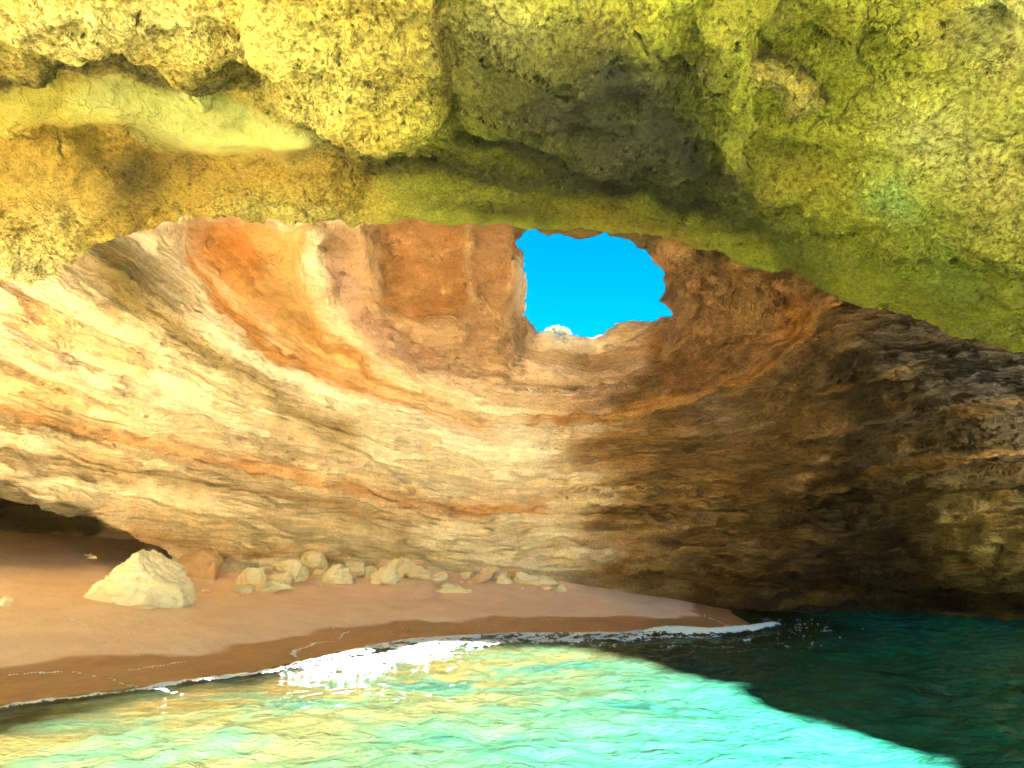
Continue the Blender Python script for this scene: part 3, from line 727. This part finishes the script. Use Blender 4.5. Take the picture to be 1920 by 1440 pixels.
# ------------------------------------------------------------------ water
def water_z(x, y):
    d = -shore_d(x, y)
    a = sstep(-0.2, 4.0, d)
    r = np.hypot(x, y)
    w = 0.05 * np.sin(0.9 * y + 0.35 * x + 1.2 * vnoise(x * 0.2, y * 0.2, x * 0)) + 0.075 * fbm(x * 0.8, y * 1.2, x * 0 + 4, 3)
    w = w + 0.04 * fbm(x * 3.2, y * 4.6, x * 0 + 9, 2) * (r < 40)
    # small breaking wave along the beach
    x_ = np.asarray(x, float)
    cr = 0.16 * np.exp(-((d - 0.75 - 0.25 * np.sin(x_ * 1.1)) / 0.22) ** 2) * sstep(3.2, 5.0, x_) * sstep(9.6, 8.4, x_)
    cr = cr + 0.05 * np.exp(-((d - 0.5 - 0.2 * np.sin(x_ * 0.7)) / 0.3) ** 2)
    return w * a + cr * (y < 26)
def water_material():
    m = NT('water')
    dp = m.attr('depth')
    st = m.scale(m.pos, 1.0, 1.5, 1.0)
    h = m.math('ADD', m.math('MULTIPLY', m.noise(2.2, 5, 0.6, vec=st, dist=0.6), 0.10), m.math('MULTIPLY', m.noise(9.0, 4, 0.6, vec=st, dist=0.3), 0.02))
    b = m.n('ShaderNodeBump', {'Height': h, 'Distance': 1.0, 'Strength': 1.0})
    shallow = (0.033, 0.026, 0.008); deep = (0.004, 0.031, 0.019)
    t = m.ramp(dp, 0.1, 1.5)
    c = m.mix(t, shallow, deep)
    pn = m.noise(0.55, 4, 0.6, vec=st)
    c = m.mix(m.math('MULTIPLY', m.ramp(pn, 0.42, 0.62), 0.6), c, (0.008, 0.040, 0.024))
    c = m.mix(m.ramp(dp, 0.7, 2.0), c, (0.010, 0.105, 0.078))  # brighter teal with depth lifts the shaded water
    c = m.mix(m.math('MULTIPLY', m.ramp(m.noise(0.38, 3, 0.55, vec=st), 0.56, 0.64), 0.75), c, (0.004, 0.026, 0.021))
    dif = m.n('ShaderNodeBsdfDiffuse', {'Color': c, 'Normal': b.outputs[0]})
    tr = m.n('ShaderNodeBsdfTransparent', {'Color': m.mix(m.ramp(dp, 0.0, 1.2), (0.60, 0.58, 0.45), (0.12, 0.32, 0.25))})
    body = m.n('ShaderNodeMixShader', {0: m.math('MULTIPLY', m.ramp(dp, -0.05, 0.5), 0.96), 1: tr.outputs[0], 2: dif.outputs[0]})
    gl = m.n('ShaderNodeBsdfGlossy', {'Color': (0.62, 0.95, 0.90, 1), 'Roughness': 0.08, 'Normal': b.outputs[0]})
    fr = m.n('ShaderNodeFresnel', {'IOR': 1.33, 'Normal': b.outputs[0]})
    o = m.n('ShaderNodeMixShader', {0: fr.outputs[0], 1: body.outputs[0], 2: gl.outputs[0]})
    m.link(o.outputs[0], m.out.inputs['Surface'])
    return m.m
wax = axis([(-300, -60, 20), (-60, -14, 2), (-14, 30, 0.10), (30, 60, 2), (60, 320, 20)])
way = axis([(-300, -40, 20), (-40, 3, 1.0), (3, 31, 0.09), (31, 44, 1)])
water, WX, WY, WZ = grid_mesh('water', wax, way, water_z, water_material())
set_attr(water, 'depth', np.maximum(-sand_z(WX, WY), 0).ravel())
tag(water, kind='structure')

# ------------------------------------------------------------------ foam
foam_x = np.arange(-10.5, 11.5, 0.035); foam_y = np.arange(8.0, 25.0, 0.035)
FX, FY = np.meshgrid(foam_x, foam_y, indexing='ij')
wob = 0.22 * fbm(FX * 0.8, FY * 0.8, FX * 0 + 5.5, 3)
fd = -shore_d(FX, FY) + wob
n_l = fbm(FX * 1.5, FY * 2.0, FX * 0 + 3.1, 4)
lace = 1.0 - np.abs(fbm(FX * 2.6 + 0.8 * n_l, FY * 3.4 + 0.8 * n_l, FX * 0 + 8.1, 3)) * 2.6
fine = fbm(FX * 9, FY * 11, FX * 0 + 2.0, 3)
wid = np.interp(FX, [-10, -7, -5, -4, -3, -1, 1, 3, 5, 7, 9], [0.25, 0.3, 0.5, 1.2, 3.0, 3.9, 4.2, 3.6, 1.9, 1.2, 0.4])
den = np.interp(FX, [-10, -6, -4.3, -3, -1.2, 0.5, 2.5, 5, 7, 9], [0.5, 0.5, 0.62, 0.74, 0.68, 0.58, 0.52, 0.50, 0.42, 0.1])
prof = sstep(-0.12, 0.12, fd) * sstep(1.0, 0.35, fd / wid)
f1 = den * prof * 1.35 + 0.62 * lace * prof * sstep(0, 0.3, prof) - 0.66 + 0.20 * fine
edge = 0.60 * np.exp(-(fd / 0.10) ** 2) * sstep(9.3, 8.0, FX) + 0.06 * fine - 0.28 + 0.2 * n_l
crest = 1.1 * np.exp(-((-shore_d(FX, FY) - 0.70 - 0.25 * np.sin(FX * 1.1)) / 0.26) ** 2) * sstep(3.0, 5.2, FX) * sstep(9.6, 8.2, FX) - 0.42 + 0.2 * n_l + 0.1 * fine
stray = 0.85 * sstep(0.0, 0.5, fd) * sstep(7.0, 2.0, fd) * (lace - 0.55) * sstep(-2, 1, FX) - 0.22 + 0.1 * fine
ff = np.maximum(np.maximum(f1, edge), np.maximum(crest, stray))
def to_ground(px, py, zt=None):
    r_ = ray(px, py); t = 5.0 / r_[1]
    above = lambda q: CAMZ + r_[2] * q > max(float(sand_z(r_[0] * q, r_[1] * q)), 0.0)
    for _ in range(60):
        if not above(t): break
        t *= 1.05
    lo_, hi_ = t / 1.05, t
    for _ in range(9):
        mid_ = (lo_ + hi_) / 2
        if above(mid_): lo_ = mid_
        else: hi_ = mid_
    t = hi_; p = r_ * t
    return p[0], p[1], max(float(sand_z(p[0], p[1])), 0.0)
arcs = [[(0, 1270), (60, 1266), (130, 1264), (210, 1276), (280, 1294), (330, 1312)], [(552, 1240), (556, 1222), (590, 1208), (632, 1203), (652, 1186)],
        [(250, 1258), (290, 1252), (345, 1243)], [(1318, 1148), (1322, 1158), (1345, 1164), (1372, 1178)], [(1382, 1147), (1422, 1146)], [(1180, 1192), (1250, 1196), (1330, 1196)]]
for arc in arcs:
    w_ = [to_ground(*p)[:2] for p in arc]
    ld = line_d(w_, FX + 0.06 * n_l, FY + 0.10 * n_l)
    ff = np.maximum(ff, 0.42 * np.exp(-(ld / 0.05) ** 2) - 0.20 + 0.10 * n_l + 0.09 * fine)
base_z = np.maximum(water_z(FX, FY) * (fd > -0.3), sand_z(FX, FY))
fz = base_z + 0.012 + np.clip(ff, 0, 0.5) * 0.10 + 0.010 * fine * (ff > 0.1)
keep = ff > 0
n_, k_ = FX.shape
I_, J_ = np.meshgrid(np.arange(n_ - 1), np.arange(k_ - 1), indexing='ij')
kq = keep[:-1, :-1] & keep[1:, :-1] & keep[1:, 1:] & keep[:-1, 1:]
a_ = (I_ * k_ + J_)[kq]
FQ = np.stack([a_, a_ + k_, a_ + k_ + 1, a_ + 1], 1)
used = np.unique(FQ); remap = np.full(n_ * k_, -1, np.int64); remap[used] = np.arange(len(used))
fm = NT('foam')
fb_ = fm.n('ShaderNodeBump', {'Height': fm.noise(30, 4, 0.7), 'Distance': 0.02, 'Strength': 0.6})
fbs = fm.n('ShaderNodeBsdfPrincipled', {'Base Color': (0.78, 0.88, 0.95, 1), 'Roughness': 0.5, 'Normal': fb_.outputs[0]})
fm.link(fbs.outputs[0], fm.out.inputs['Surface'])
foam = mesh_obj('sea_foam', np.stack([FX.ravel(), FY.ravel(), fz.ravel()], 1)[used], remap[FQ], fm.m)
tag(foam, kind='stuff')

# ------------------------------------------------------------------ rocks on the beach
def stone_material(name, c1, c2):
    m = NT(name)
    oc = m.n('ShaderNodeTexCoord').outputs['Object']
    c = m.mix(m.ramp(m.noise(2.2, 6, 0.6), 0.38, 0.62), c1, c2)
    c = m.mix(m.math('MULTIPLY', m.ramp(m.noise(12, 5, 0.7), 0.60, 0.70), 0.4), c, (0.46, 0.34, 0.18))
    h = m.math('ADD', m.math('MULTIPLY', m.noise(4.5, 6, 0.62), 0.16), m.math('MULTIPLY', m.noise(18, 5, 0.6), 0.03))
    b = m.n('ShaderNodeBump', {'Height': h, 'Distance': 0.6, 'Strength': 0.6})
    bs = m.n('ShaderNodeBsdfPrincipled', {'Base Color': c, 'Roughness': 0.9, 'Specular IOR Level': 0.2, 'Normal': b.outputs[0]})
    m.link(bs.outputs[0], m.out.inputs['Surface'])
    return m.m
ST = {'cream': stone_material('cream limestone', (0.88, 0.80, 0.48), (0.88, 0.78, 0.50)),
      'pink': stone_material('pinkish limestone', (0.82, 0.62, 0.40), (0.80, 0.56, 0.34)),
      'brown': stone_material('brown limestone', (0.62, 0.38, 0.17), (0.66, 0.44, 0.22))}
def ico(sub):
    bm = bmesh.new(); bmesh.ops.create_icosphere(bm, subdivisions=sub, radius=1.0)
    v = np.array([w.co[:] for w in bm.verts]); f_ = np.array([[w.index for w in q_.verts] for q_ in bm.faces]); bm.free()
    return v, f_
ICO = {k: ico(k) for k in (3, 4, 5, 6)}
def make_rock(name, size, seed, mat, sub=4, cuts=16, profile=None, rug=0.09, sink=0.20):
    rg = np.random.default_rng(seed)
    v, f_ = ICO[sub]; v = v.copy()
    if profile is None:
        for _ in range(cuts):
            n = rg.normal(size=3); n /= np.linalg.norm(n); d = rg.uniform(0.42, 0.80)
            s_ = v @ n - d
            v -= np.outer(np.maximum(s_, 0) * 0.98, n)
        v /= np.abs(v).max(axis=0)
    else:
        ph = np.arctan2(v[:, 2], v[:, 0]); cl = np.hypot(v[:, 0], v[:, 2])
        pa = np.array(profile, float); pt = np.arctan2(pa[:, 1], pa[:, 0]); pr = np.hypot(pa[:, 0], pa[:, 1])
        o_ = np.argsort(pt); pt = pt[o_]; pr = pr[o_]
        pt = np.concatenate([pt - 2 * math.pi, pt, pt + 2 * math.pi]); pr = np.tile(pr, 3)
        rr = np.interp(ph, pt, pr)
        v = np.stack([np.cos(ph) * cl * rr, v[:, 1], np.sin(ph) * cl * rr], 1)
        for _ in range(22 if sub == 6 else 8):
            n = rg.normal(size=3); n /= np.linalg.norm(n)
            s_ = v @ n; s_ = s_ - s_.max() * rg.uniform(0.78, 0.93)
            v -= np.outer(np.maximum(s_, 0) * 0.95, n)
    n = v / np.maximum(np.linalg.norm(v, axis=1), 1e-6)[:, None]
    o_ = rg.uniform(0, 50, 3)
    q_ = v * 1.7 + o_
    dsp = rug * fbm(q_[:, 0], q_[:, 1], q_[:, 2] * 1.3, 4, 0.55) - rug * 1.1 * (1 - np.minimum(np.abs(fbm(q_[:, 0] * 1.6, q_[:, 1] * 1.6, q_[:, 2] * 2.0, 2)) * 6, 1))
    q2 = v * 6.0 + o_; dsp = dsp + 0.030 * fbm(q2[:, 0], q2[:, 1], q2[:, 2], 3, 0.6) - 0.05 * np.clip(np.abs(fbm(q2[:, 0] * 0.45, q2[:, 1] * 0.45, q2[:, 2] * 0.8, 2)) * -7 + 1, 0, 1)
    v = v + n * dsp[:, None]
    v = v * np.array(size)[None] / 2
    lo = -size[2] / 2 * 0.80
    v[:, 2] = np.where(v[:, 2] < lo, lo + (v[:, 2] - lo) * 0.2, v[:, 2])
    v[:, 2] -= lo + size[2] * sink
    o = mesh_obj(name, v, f_, mat)
    if sub < 6:
        for p_ in (): pass
    return o
ROW = 'fallen rocks lying along the foot of the cave wall'
ROCKS = [
 (164, 365, 1033, 1138, 'cream', 'boulder', 'largest cream boulder standing alone on the sand at left'),
 (323, 384, 1037, 1080, 'brown', 'boulder', 'brown wedge shaped boulder just behind the largest boulder'),
 (362, 420, 1036, 1083, 'brown', 'boulder', 'brown blocky boulder right of the wedge shaped one'),
 (419, 462, 1046, 1067, 'brown', 'rock', 'low brown slab lying between the blocky boulder and the wall foot'),
 (456, 484, 1050, 1064, 'pink', 'rock', 'small pinkish stone at the right tip of the low brown slab'),
 (443, 474, 1067, 1097, 'cream', 'rock', 'leftmost rounded rock of the cream rock row'),
 (459, 499, 1067, 1101, 'cream', 'rock', 'leaning cream block second from the left in the row'),
 (497, 544, 1072, 1100, 'cream', 'rock', 'arched cream rock behind the long flat slab'),
 (520, 583, 1053, 1092, 'cream', 'boulder', 'round faceted cream boulder right of the arched rock'),
 (556, 625, 1037, 1077, 'cream', 'boulder', 'broad cream boulder behind and above the round faceted one'),
 (434, 472, 1096, 1112, 'cream', 'stone', 'low flat stone in front of the leftmost rounded rock'),
 (474, 540, 1092, 1110, 'cream', 'stone', 'long flat cream slab in front of the arched rock'),
 (588, 608, 1068, 1085, 'cream', 'stone', 'small cream stone tucked under the broad boulder'),
 (626, 659, 1042, 1062, 'pink', 'rock', 'blocky pinkish rock at the wall, right of the broad boulder'),
 (648, 679, 1041, 1060, 'cream', 'rock', 'pale tilted block right beside the blocky pinkish rock'),
 (637, 678, 1057, 1082, 'cream', 'rock', 'square cream rock in front of the pale tilted block'),
 (604, 652, 1057, 1093, 'cream', 'boulder', 'grooved pyramid rock in the front of the row'),
 (651, 672, 1073, 1086, 'pink', 'stone', 'small tan stone at the right foot of the pyramid rock'),
 (676, 702, 1064, 1082, 'cream', 'rock', 'small angular white rock between the square rock and the ridged cone'),
 (679, 701, 1045, 1066, 'pink', 'rock', 'pinkish upright stone behind the small angular white rock'),
 (697, 723, 1041, 1054, 'cream', 'stone', 'thin pale slab resting high against the wall left of the spike'),
 (700, 726, 1055, 1073, 'pink', 'stone', 'rosy stone wedged below the thin pale slab'),
 (717, 742, 1033, 1062, 'cream', 'rock', 'pointed spike of rock sticking up from the row'),
 (696, 744, 1062, 1095, 'cream', 'boulder', 'ridged cone shaped rock in front of the spike'),
 (724, 771, 1049, 1083, 'cream', 'boulder', 'big rounded cream boulder right of the spike'),
 (749, 771, 1042, 1055, 'cream', 'stone', 'jagged pale chunk on top behind the big rounded boulder'),
 (760, 788, 1030, 1054, 'pink', 'rock', 'rounded pink rock, left one of the highest pair at the wall'),
 (775, 808, 1032, 1062, 'pink', 'rock', 'pointed pink rock, right one of the highest pair at the wall'),
 (770, 806, 1050, 1072, 'pink', 'rock', 'wide pink slab below the highest pair'),
 (800, 825, 1048, 1070, 'pink', 'rock', 'smooth pink rock sloping down at the right end of the high pile'),
 (764, 812, 1066, 1088, 'cream', 'boulder', 'low triangular peach boulder in front of the pink slab'),
 (807, 843, 1068, 1088, 'cream', 'rock', 'rounded peach rock right of the low triangular boulder'),
 (823, 850, 1055, 1067, 'cream', 'stone', 'flat pale stone at the wall beyond the high pile'),
 (851, 872, 1057, 1070, 'cream', 'stone', 'round yellowish stone beside the flat pale stone'),
 (863, 884, 1054, 1066, 'pink', 'stone', 'smooth tan cobble behind the round yellowish stone'),
 (877, 889, 1063, 1071, 'pink', 'pebble', 'tiny cobble right of the smooth tan cobble'),
 (888, 899, 1062, 1070, 'brown', 'pebble', 'tiny brown cobble against the wall near the broad peach rock'),
 (867, 890, 1070, 1084, 'cream', 'stone', 'small angular stone left of the broad peach rock'),
 (877, 915, 1079, 1094, 'pink', 'rock', 'low domed peach rock half sunk in the sand'),
 (893, 930, 1064, 1089, 'pink', 'rock', 'broad peach rock behind the low domed one'),
 (916, 934, 1065, 1081, 'pink', 'stone', 'upright tan stone leaning on the broad peach rock'),
 (932, 960, 1073, 1094, 'cream', 'rock', 'pointed cream rock left of the long fallen block'),
 (947, 990, 1068, 1084, 'brown', 'rock', 'long tan rock tilted against the wall behind the long fallen block'),
 (959, 1010, 1076, 1097, 'cream', 'boulder', 'long fallen cream block sloping to the right'),
 (1016, 1041, 1082, 1096, 'cream', 'rock', 'square cream block at the right end of the row'),
 (1019, 1036, 1101, 1107, 'cream', 'pebble', 'flat chip in front of the square block'),
 (1041, 1060, 1096, 1109, 'cream', 'stone', 'small pyramid stone, rightmost on the sand'),
 (821, 875, 1095, 1111, 'cream', 'stone', 'jagged white stone alone on the open sand before the row'),
 (160, 175, 1035, 1043, 'cream', 'pebble', 'round white pebble on the sand by the dark side cave'),
 (166, 180, 1041, 1048, 'cream', 'pebble', 'flat white pebble right below the round one by the side cave'),
 (376, 392, 1103, 1110, 'cream', 'pebble', 'lone white chip right of the largest boulder'),
 (302, 326, 1129, 1136, 'cream', 'stone', 'thin flat flake at the right foot of the largest boulder'),
 (243, 289, 1131, 1141, 'cream', 'stone', 'thin flat slab in front of the largest boulder'),
 (-12, 23, 1121, 1137, 'cream', 'stone', 'pale slab cut by the left edge of the photo'),
]
BIG = [(-1.0, -0.35), (-0.97, -0.05), (-0.90, 0.10), (-0.72, 0.35), (-0.5, 0.70), (-0.2, 0.98), (0.05, 1.0), (0.32, 0.88), (0.42, 0.80), (0.60, 0.50), (0.82, 0.18), (0.98, -0.25), (0.88, -0.9), (0.3, -1.0), (-0.3, -1.0), (-0.98, -0.85)]
SPIKE = [(-1, -0.8), (-0.7, -0.1), (-0.2, 0.6), (0.15, 1.05), (0.4, 0.5), (0.8, 0), (1, -0.8), (0, -1)]
CONE = [(-1, -0.9), (-0.75, -0.3), (-0.35, 0.4), (0.0, 0.95), (0.4, 0.85), (0.75, 0.2), (1, -0.6), (0.5, -1), (0, -1)]
WEDGE = [(-1, -0.2), (-0.5, 0.35), (0.1, 0.75), (0.7, 1.0), (1.0, 0.8), (0.95, -0.8), (0, -1), (-0.7, -0.8)]
JAG = [(-1, -0.7), (-0.75, -0.1), (-0.6, 0.3), (-0.35, 0.15), (-0.15, 0.9), (0.1, 0.6), (0.3, 0.75), (0.5, 0.1), (0.9, -0.1), (1, -0.6), (0, -1)]
SQ = [(-0.95, -0.9), (-0.98, 0), (-0.9, 0.85), (0, 0.95), (0.9, 1.0), (1, 0.1), (0.95, -0.9), (0, -1)]
for k, (x0, x1, y0, y1, mk, cat_, label) in enumerate(ROCKS):
    gx, gy, gz = to_ground((x0 + x1) / 2, y1)
    ff_ = gy * CP + (gz - CAMZ) * SP
    w = (x1 - x0) / FPX * ff_; h = (y1 - y0) / FPX * ff_ * 1.02
    big = (w > 2); dep = w * (0.8 if h > 0.35 * w else 0.6)
    pr = {'largest': BIG, 'pointed': SPIKE, 'ridged': CONE, 'grooved': CONE, 'brown wedge': WEDGE, 'jagged white': JAG, 'jagged pale': JAG, 'small pyramid': CONE, 'rounded pink': WEDGE}
    prof_ = next((p for s_, p in pr.items() if label.startswith(s_)), None)
    sz = (w * 1.36, dep * 1.25, h * 1.52) if not big else (w * 1.05, dep, h * 1.45)
    o = make_rock({'boulder': 'boulder', 'rock': 'rock', 'stone': 'stone', 'pebble': 'pebble'}[cat_], sz, 100 + k, ST[mk], sub=6 if big else (5 if w > 0.5 else 4), profile=prof_, rug=0.085 if not big else 0.06)
    oy = dep * 0.38; nx_, ny_ = gx * (1 + oy / gy), gy + oy
    o.location = (nx_, ny_, float(sand_z(nx_, ny_)) - 0.02)
    if prof_ is None: o.rotation_euler.z = random.uniform(-0.5, 0.5)
    elif big: pass
    else: o.rotation_euler.z = random.uniform(-0.15, 0.15)
    tag(o, label, cat_, group=ROW if 4 < k < 47 or k in (1, 2, 3) else None)

CHIPS = [(452, 1117, 'just left of the long flat cream slab'), (548, 1106, 'at the right end of the long flat slab'), (600, 1099, 'left foot of the grooved pyramid rock'),
         (664, 1095, 'between the grooved pyramid rock and the ridged cone rock'), (752, 1096, 'just right of the ridged cone rock'), (792, 1097, 'in front of the low triangular peach boulder'),
         (850, 1086, 'right of the rounded peach rock'), (866, 1092, 'left of the low domed peach rock'), (924, 1098, 'right of the low domed peach rock'), (978, 1105, 'in front of the long fallen cream block'),
         (398, 1092, 'below the brown blocky boulder'), (1010, 1103, 'left of the flat chip near the square block')]
for k, (px_, py_, wh) in enumerate(CHIPS):
    gx, gy, gz = to_ground(px_, py_)
    q_ = random.uniform(0.10, 0.18)
    o = make_rock('pebble', (q_ * 1.4, q_, q_ * 0.9), 300 + k, ST[random.choice(['cream', 'cream', 'pink'])], sub=3, rug=0.06)
    o.location = (gx, gy, float(sand_z(gx, gy)) - 0.01); o.rotation_euler.z = random.uniform(0, 6)
    tag(o, 'tiny loose stone chip ' + wh, 'pebble', group='stone chips scattered before the rock row')

rg = np.random.default_rng(9)
gv_, gf_ = [], []
for i in range(520):
    px_ = rg.uniform(0, 1250); py_ = rg.normal(1168, 10) if rg.random() < 0.6 else rg.uniform(1110, 1230)
    gx, gy, gz = to_ground(px_, py_)
    if float(shore_d(np.array(gx), np.array(gy))) < 0.4: continue
    z0_ = float(sand_z(gx, gy)); s_ = rg.uniform(0.010, 0.026); a_ = rg.uniform(0, 6.28); n0 = len(gv_)
    for q_ in range(4): gv_.append((gx + s_ * math.cos(a_ + q_ * 1.57), gy + s_ * 0.7 * math.sin(a_ + q_ * 1.57), z0_ - 0.004))
    gv_.append((gx, gy, z0_ + s_ * 0.8))
    for q_ in range(4): gf_.append((n0 + q_, n0 + (q_ + 1) % 4, n0 + 4))
grit = mesh_obj('shell_fragments', np.array(gv_), np.array(gf_), ST['cream'], smooth=False)
tag(grit, kind='stuff')

# ------------------------------------------------------------------ shrub on the far rim of the opening
lm = NT('leaves')
lb = lm.n('ShaderNodeBsdfPrincipled', {'Base Color': lm.mix(lm.ramp(lm.noise(6, 3), 0.4, 0.6), (0.018, 0.030, 0.008), (0.045, 0.050, 0.014)), 'Roughness': 0.7})
lm.link(lb.outputs[0], lm.out.inputs['Surface'])
rg = np.random.default_rng(5)
sx, sy, szz = at_y(1046, 622, 32.9)
vv_, ff2 = [], []
for i in range(1400):
    a, b = rg.uniform(0, 2 * math.pi), math.acos(rg.uniform(0, 1)); rad_ = rg.uniform(0.5, 1.0)
    c = np.array([0.85 * rad_ * math.sin(b) * math.cos(a), 0.6 * rad_ * math.sin(b) * math.sin(a), 0.50 * rad_ * math.cos(b)])
    t = rg.normal(size=3); t /= np.linalg.norm(t); s_ = np.cross(t, rg.normal(size=3)); s_ /= np.linalg.norm(s_)
    L, w = rg.uniform(0.05, 0.11), 0.022
    n0 = len(vv_)
    vv_ += [c - t * L, c + s_ * w, c + t * L, c - s_ * w]; ff2.append((n0, n0 + 1, n0 + 2, n0 + 3))
shrub = bpy.data.objects.new('shrub', None); COL.objects.link(shrub); shrub.location = (sx, sy, szz - 0.15)
tag(shrub, 'small green shrub on the far rim of the roof opening against the sky', 'shrub')
fo = mesh_obj('foliage', np.array(vv_), np.array(ff2), lm.m, smooth=False, parent=shrub)
sv, sf = [], []
for i in range(7):
    a = i * 0.9; e = np.array([0.45 * math.cos(a), 0.3 * math.sin(a), 0.38])
    for j in range(2):
        p_ = e * j; rr_ = 0.03 * (1 - 0.7 * j)
        for q_ in range(5): sv.append(p_ + np.array([rr_ * math.cos(q_ * 1.2566), rr_ * math.sin(q_ * 1.2566), -0.6 * (1 - j)]))
    b0 = i * 10
    for q_ in range(5): sf.append((b0 + q_, b0 + (q_ + 1) % 5, b0 + 5 + (q_ + 1) % 5, b0 + 5 + q_))
wm = NT('twigs'); wb = wm.n('ShaderNodeBsdfPrincipled', {'Base Color': (0.12, 0.08, 0.05, 1), 'Roughness': 0.9}); wm.link(wb.outputs[0], wm.out.inputs['Surface'])
mesh_obj('stem', np.array(sv), np.array(sf), wm.m, parent=shrub)
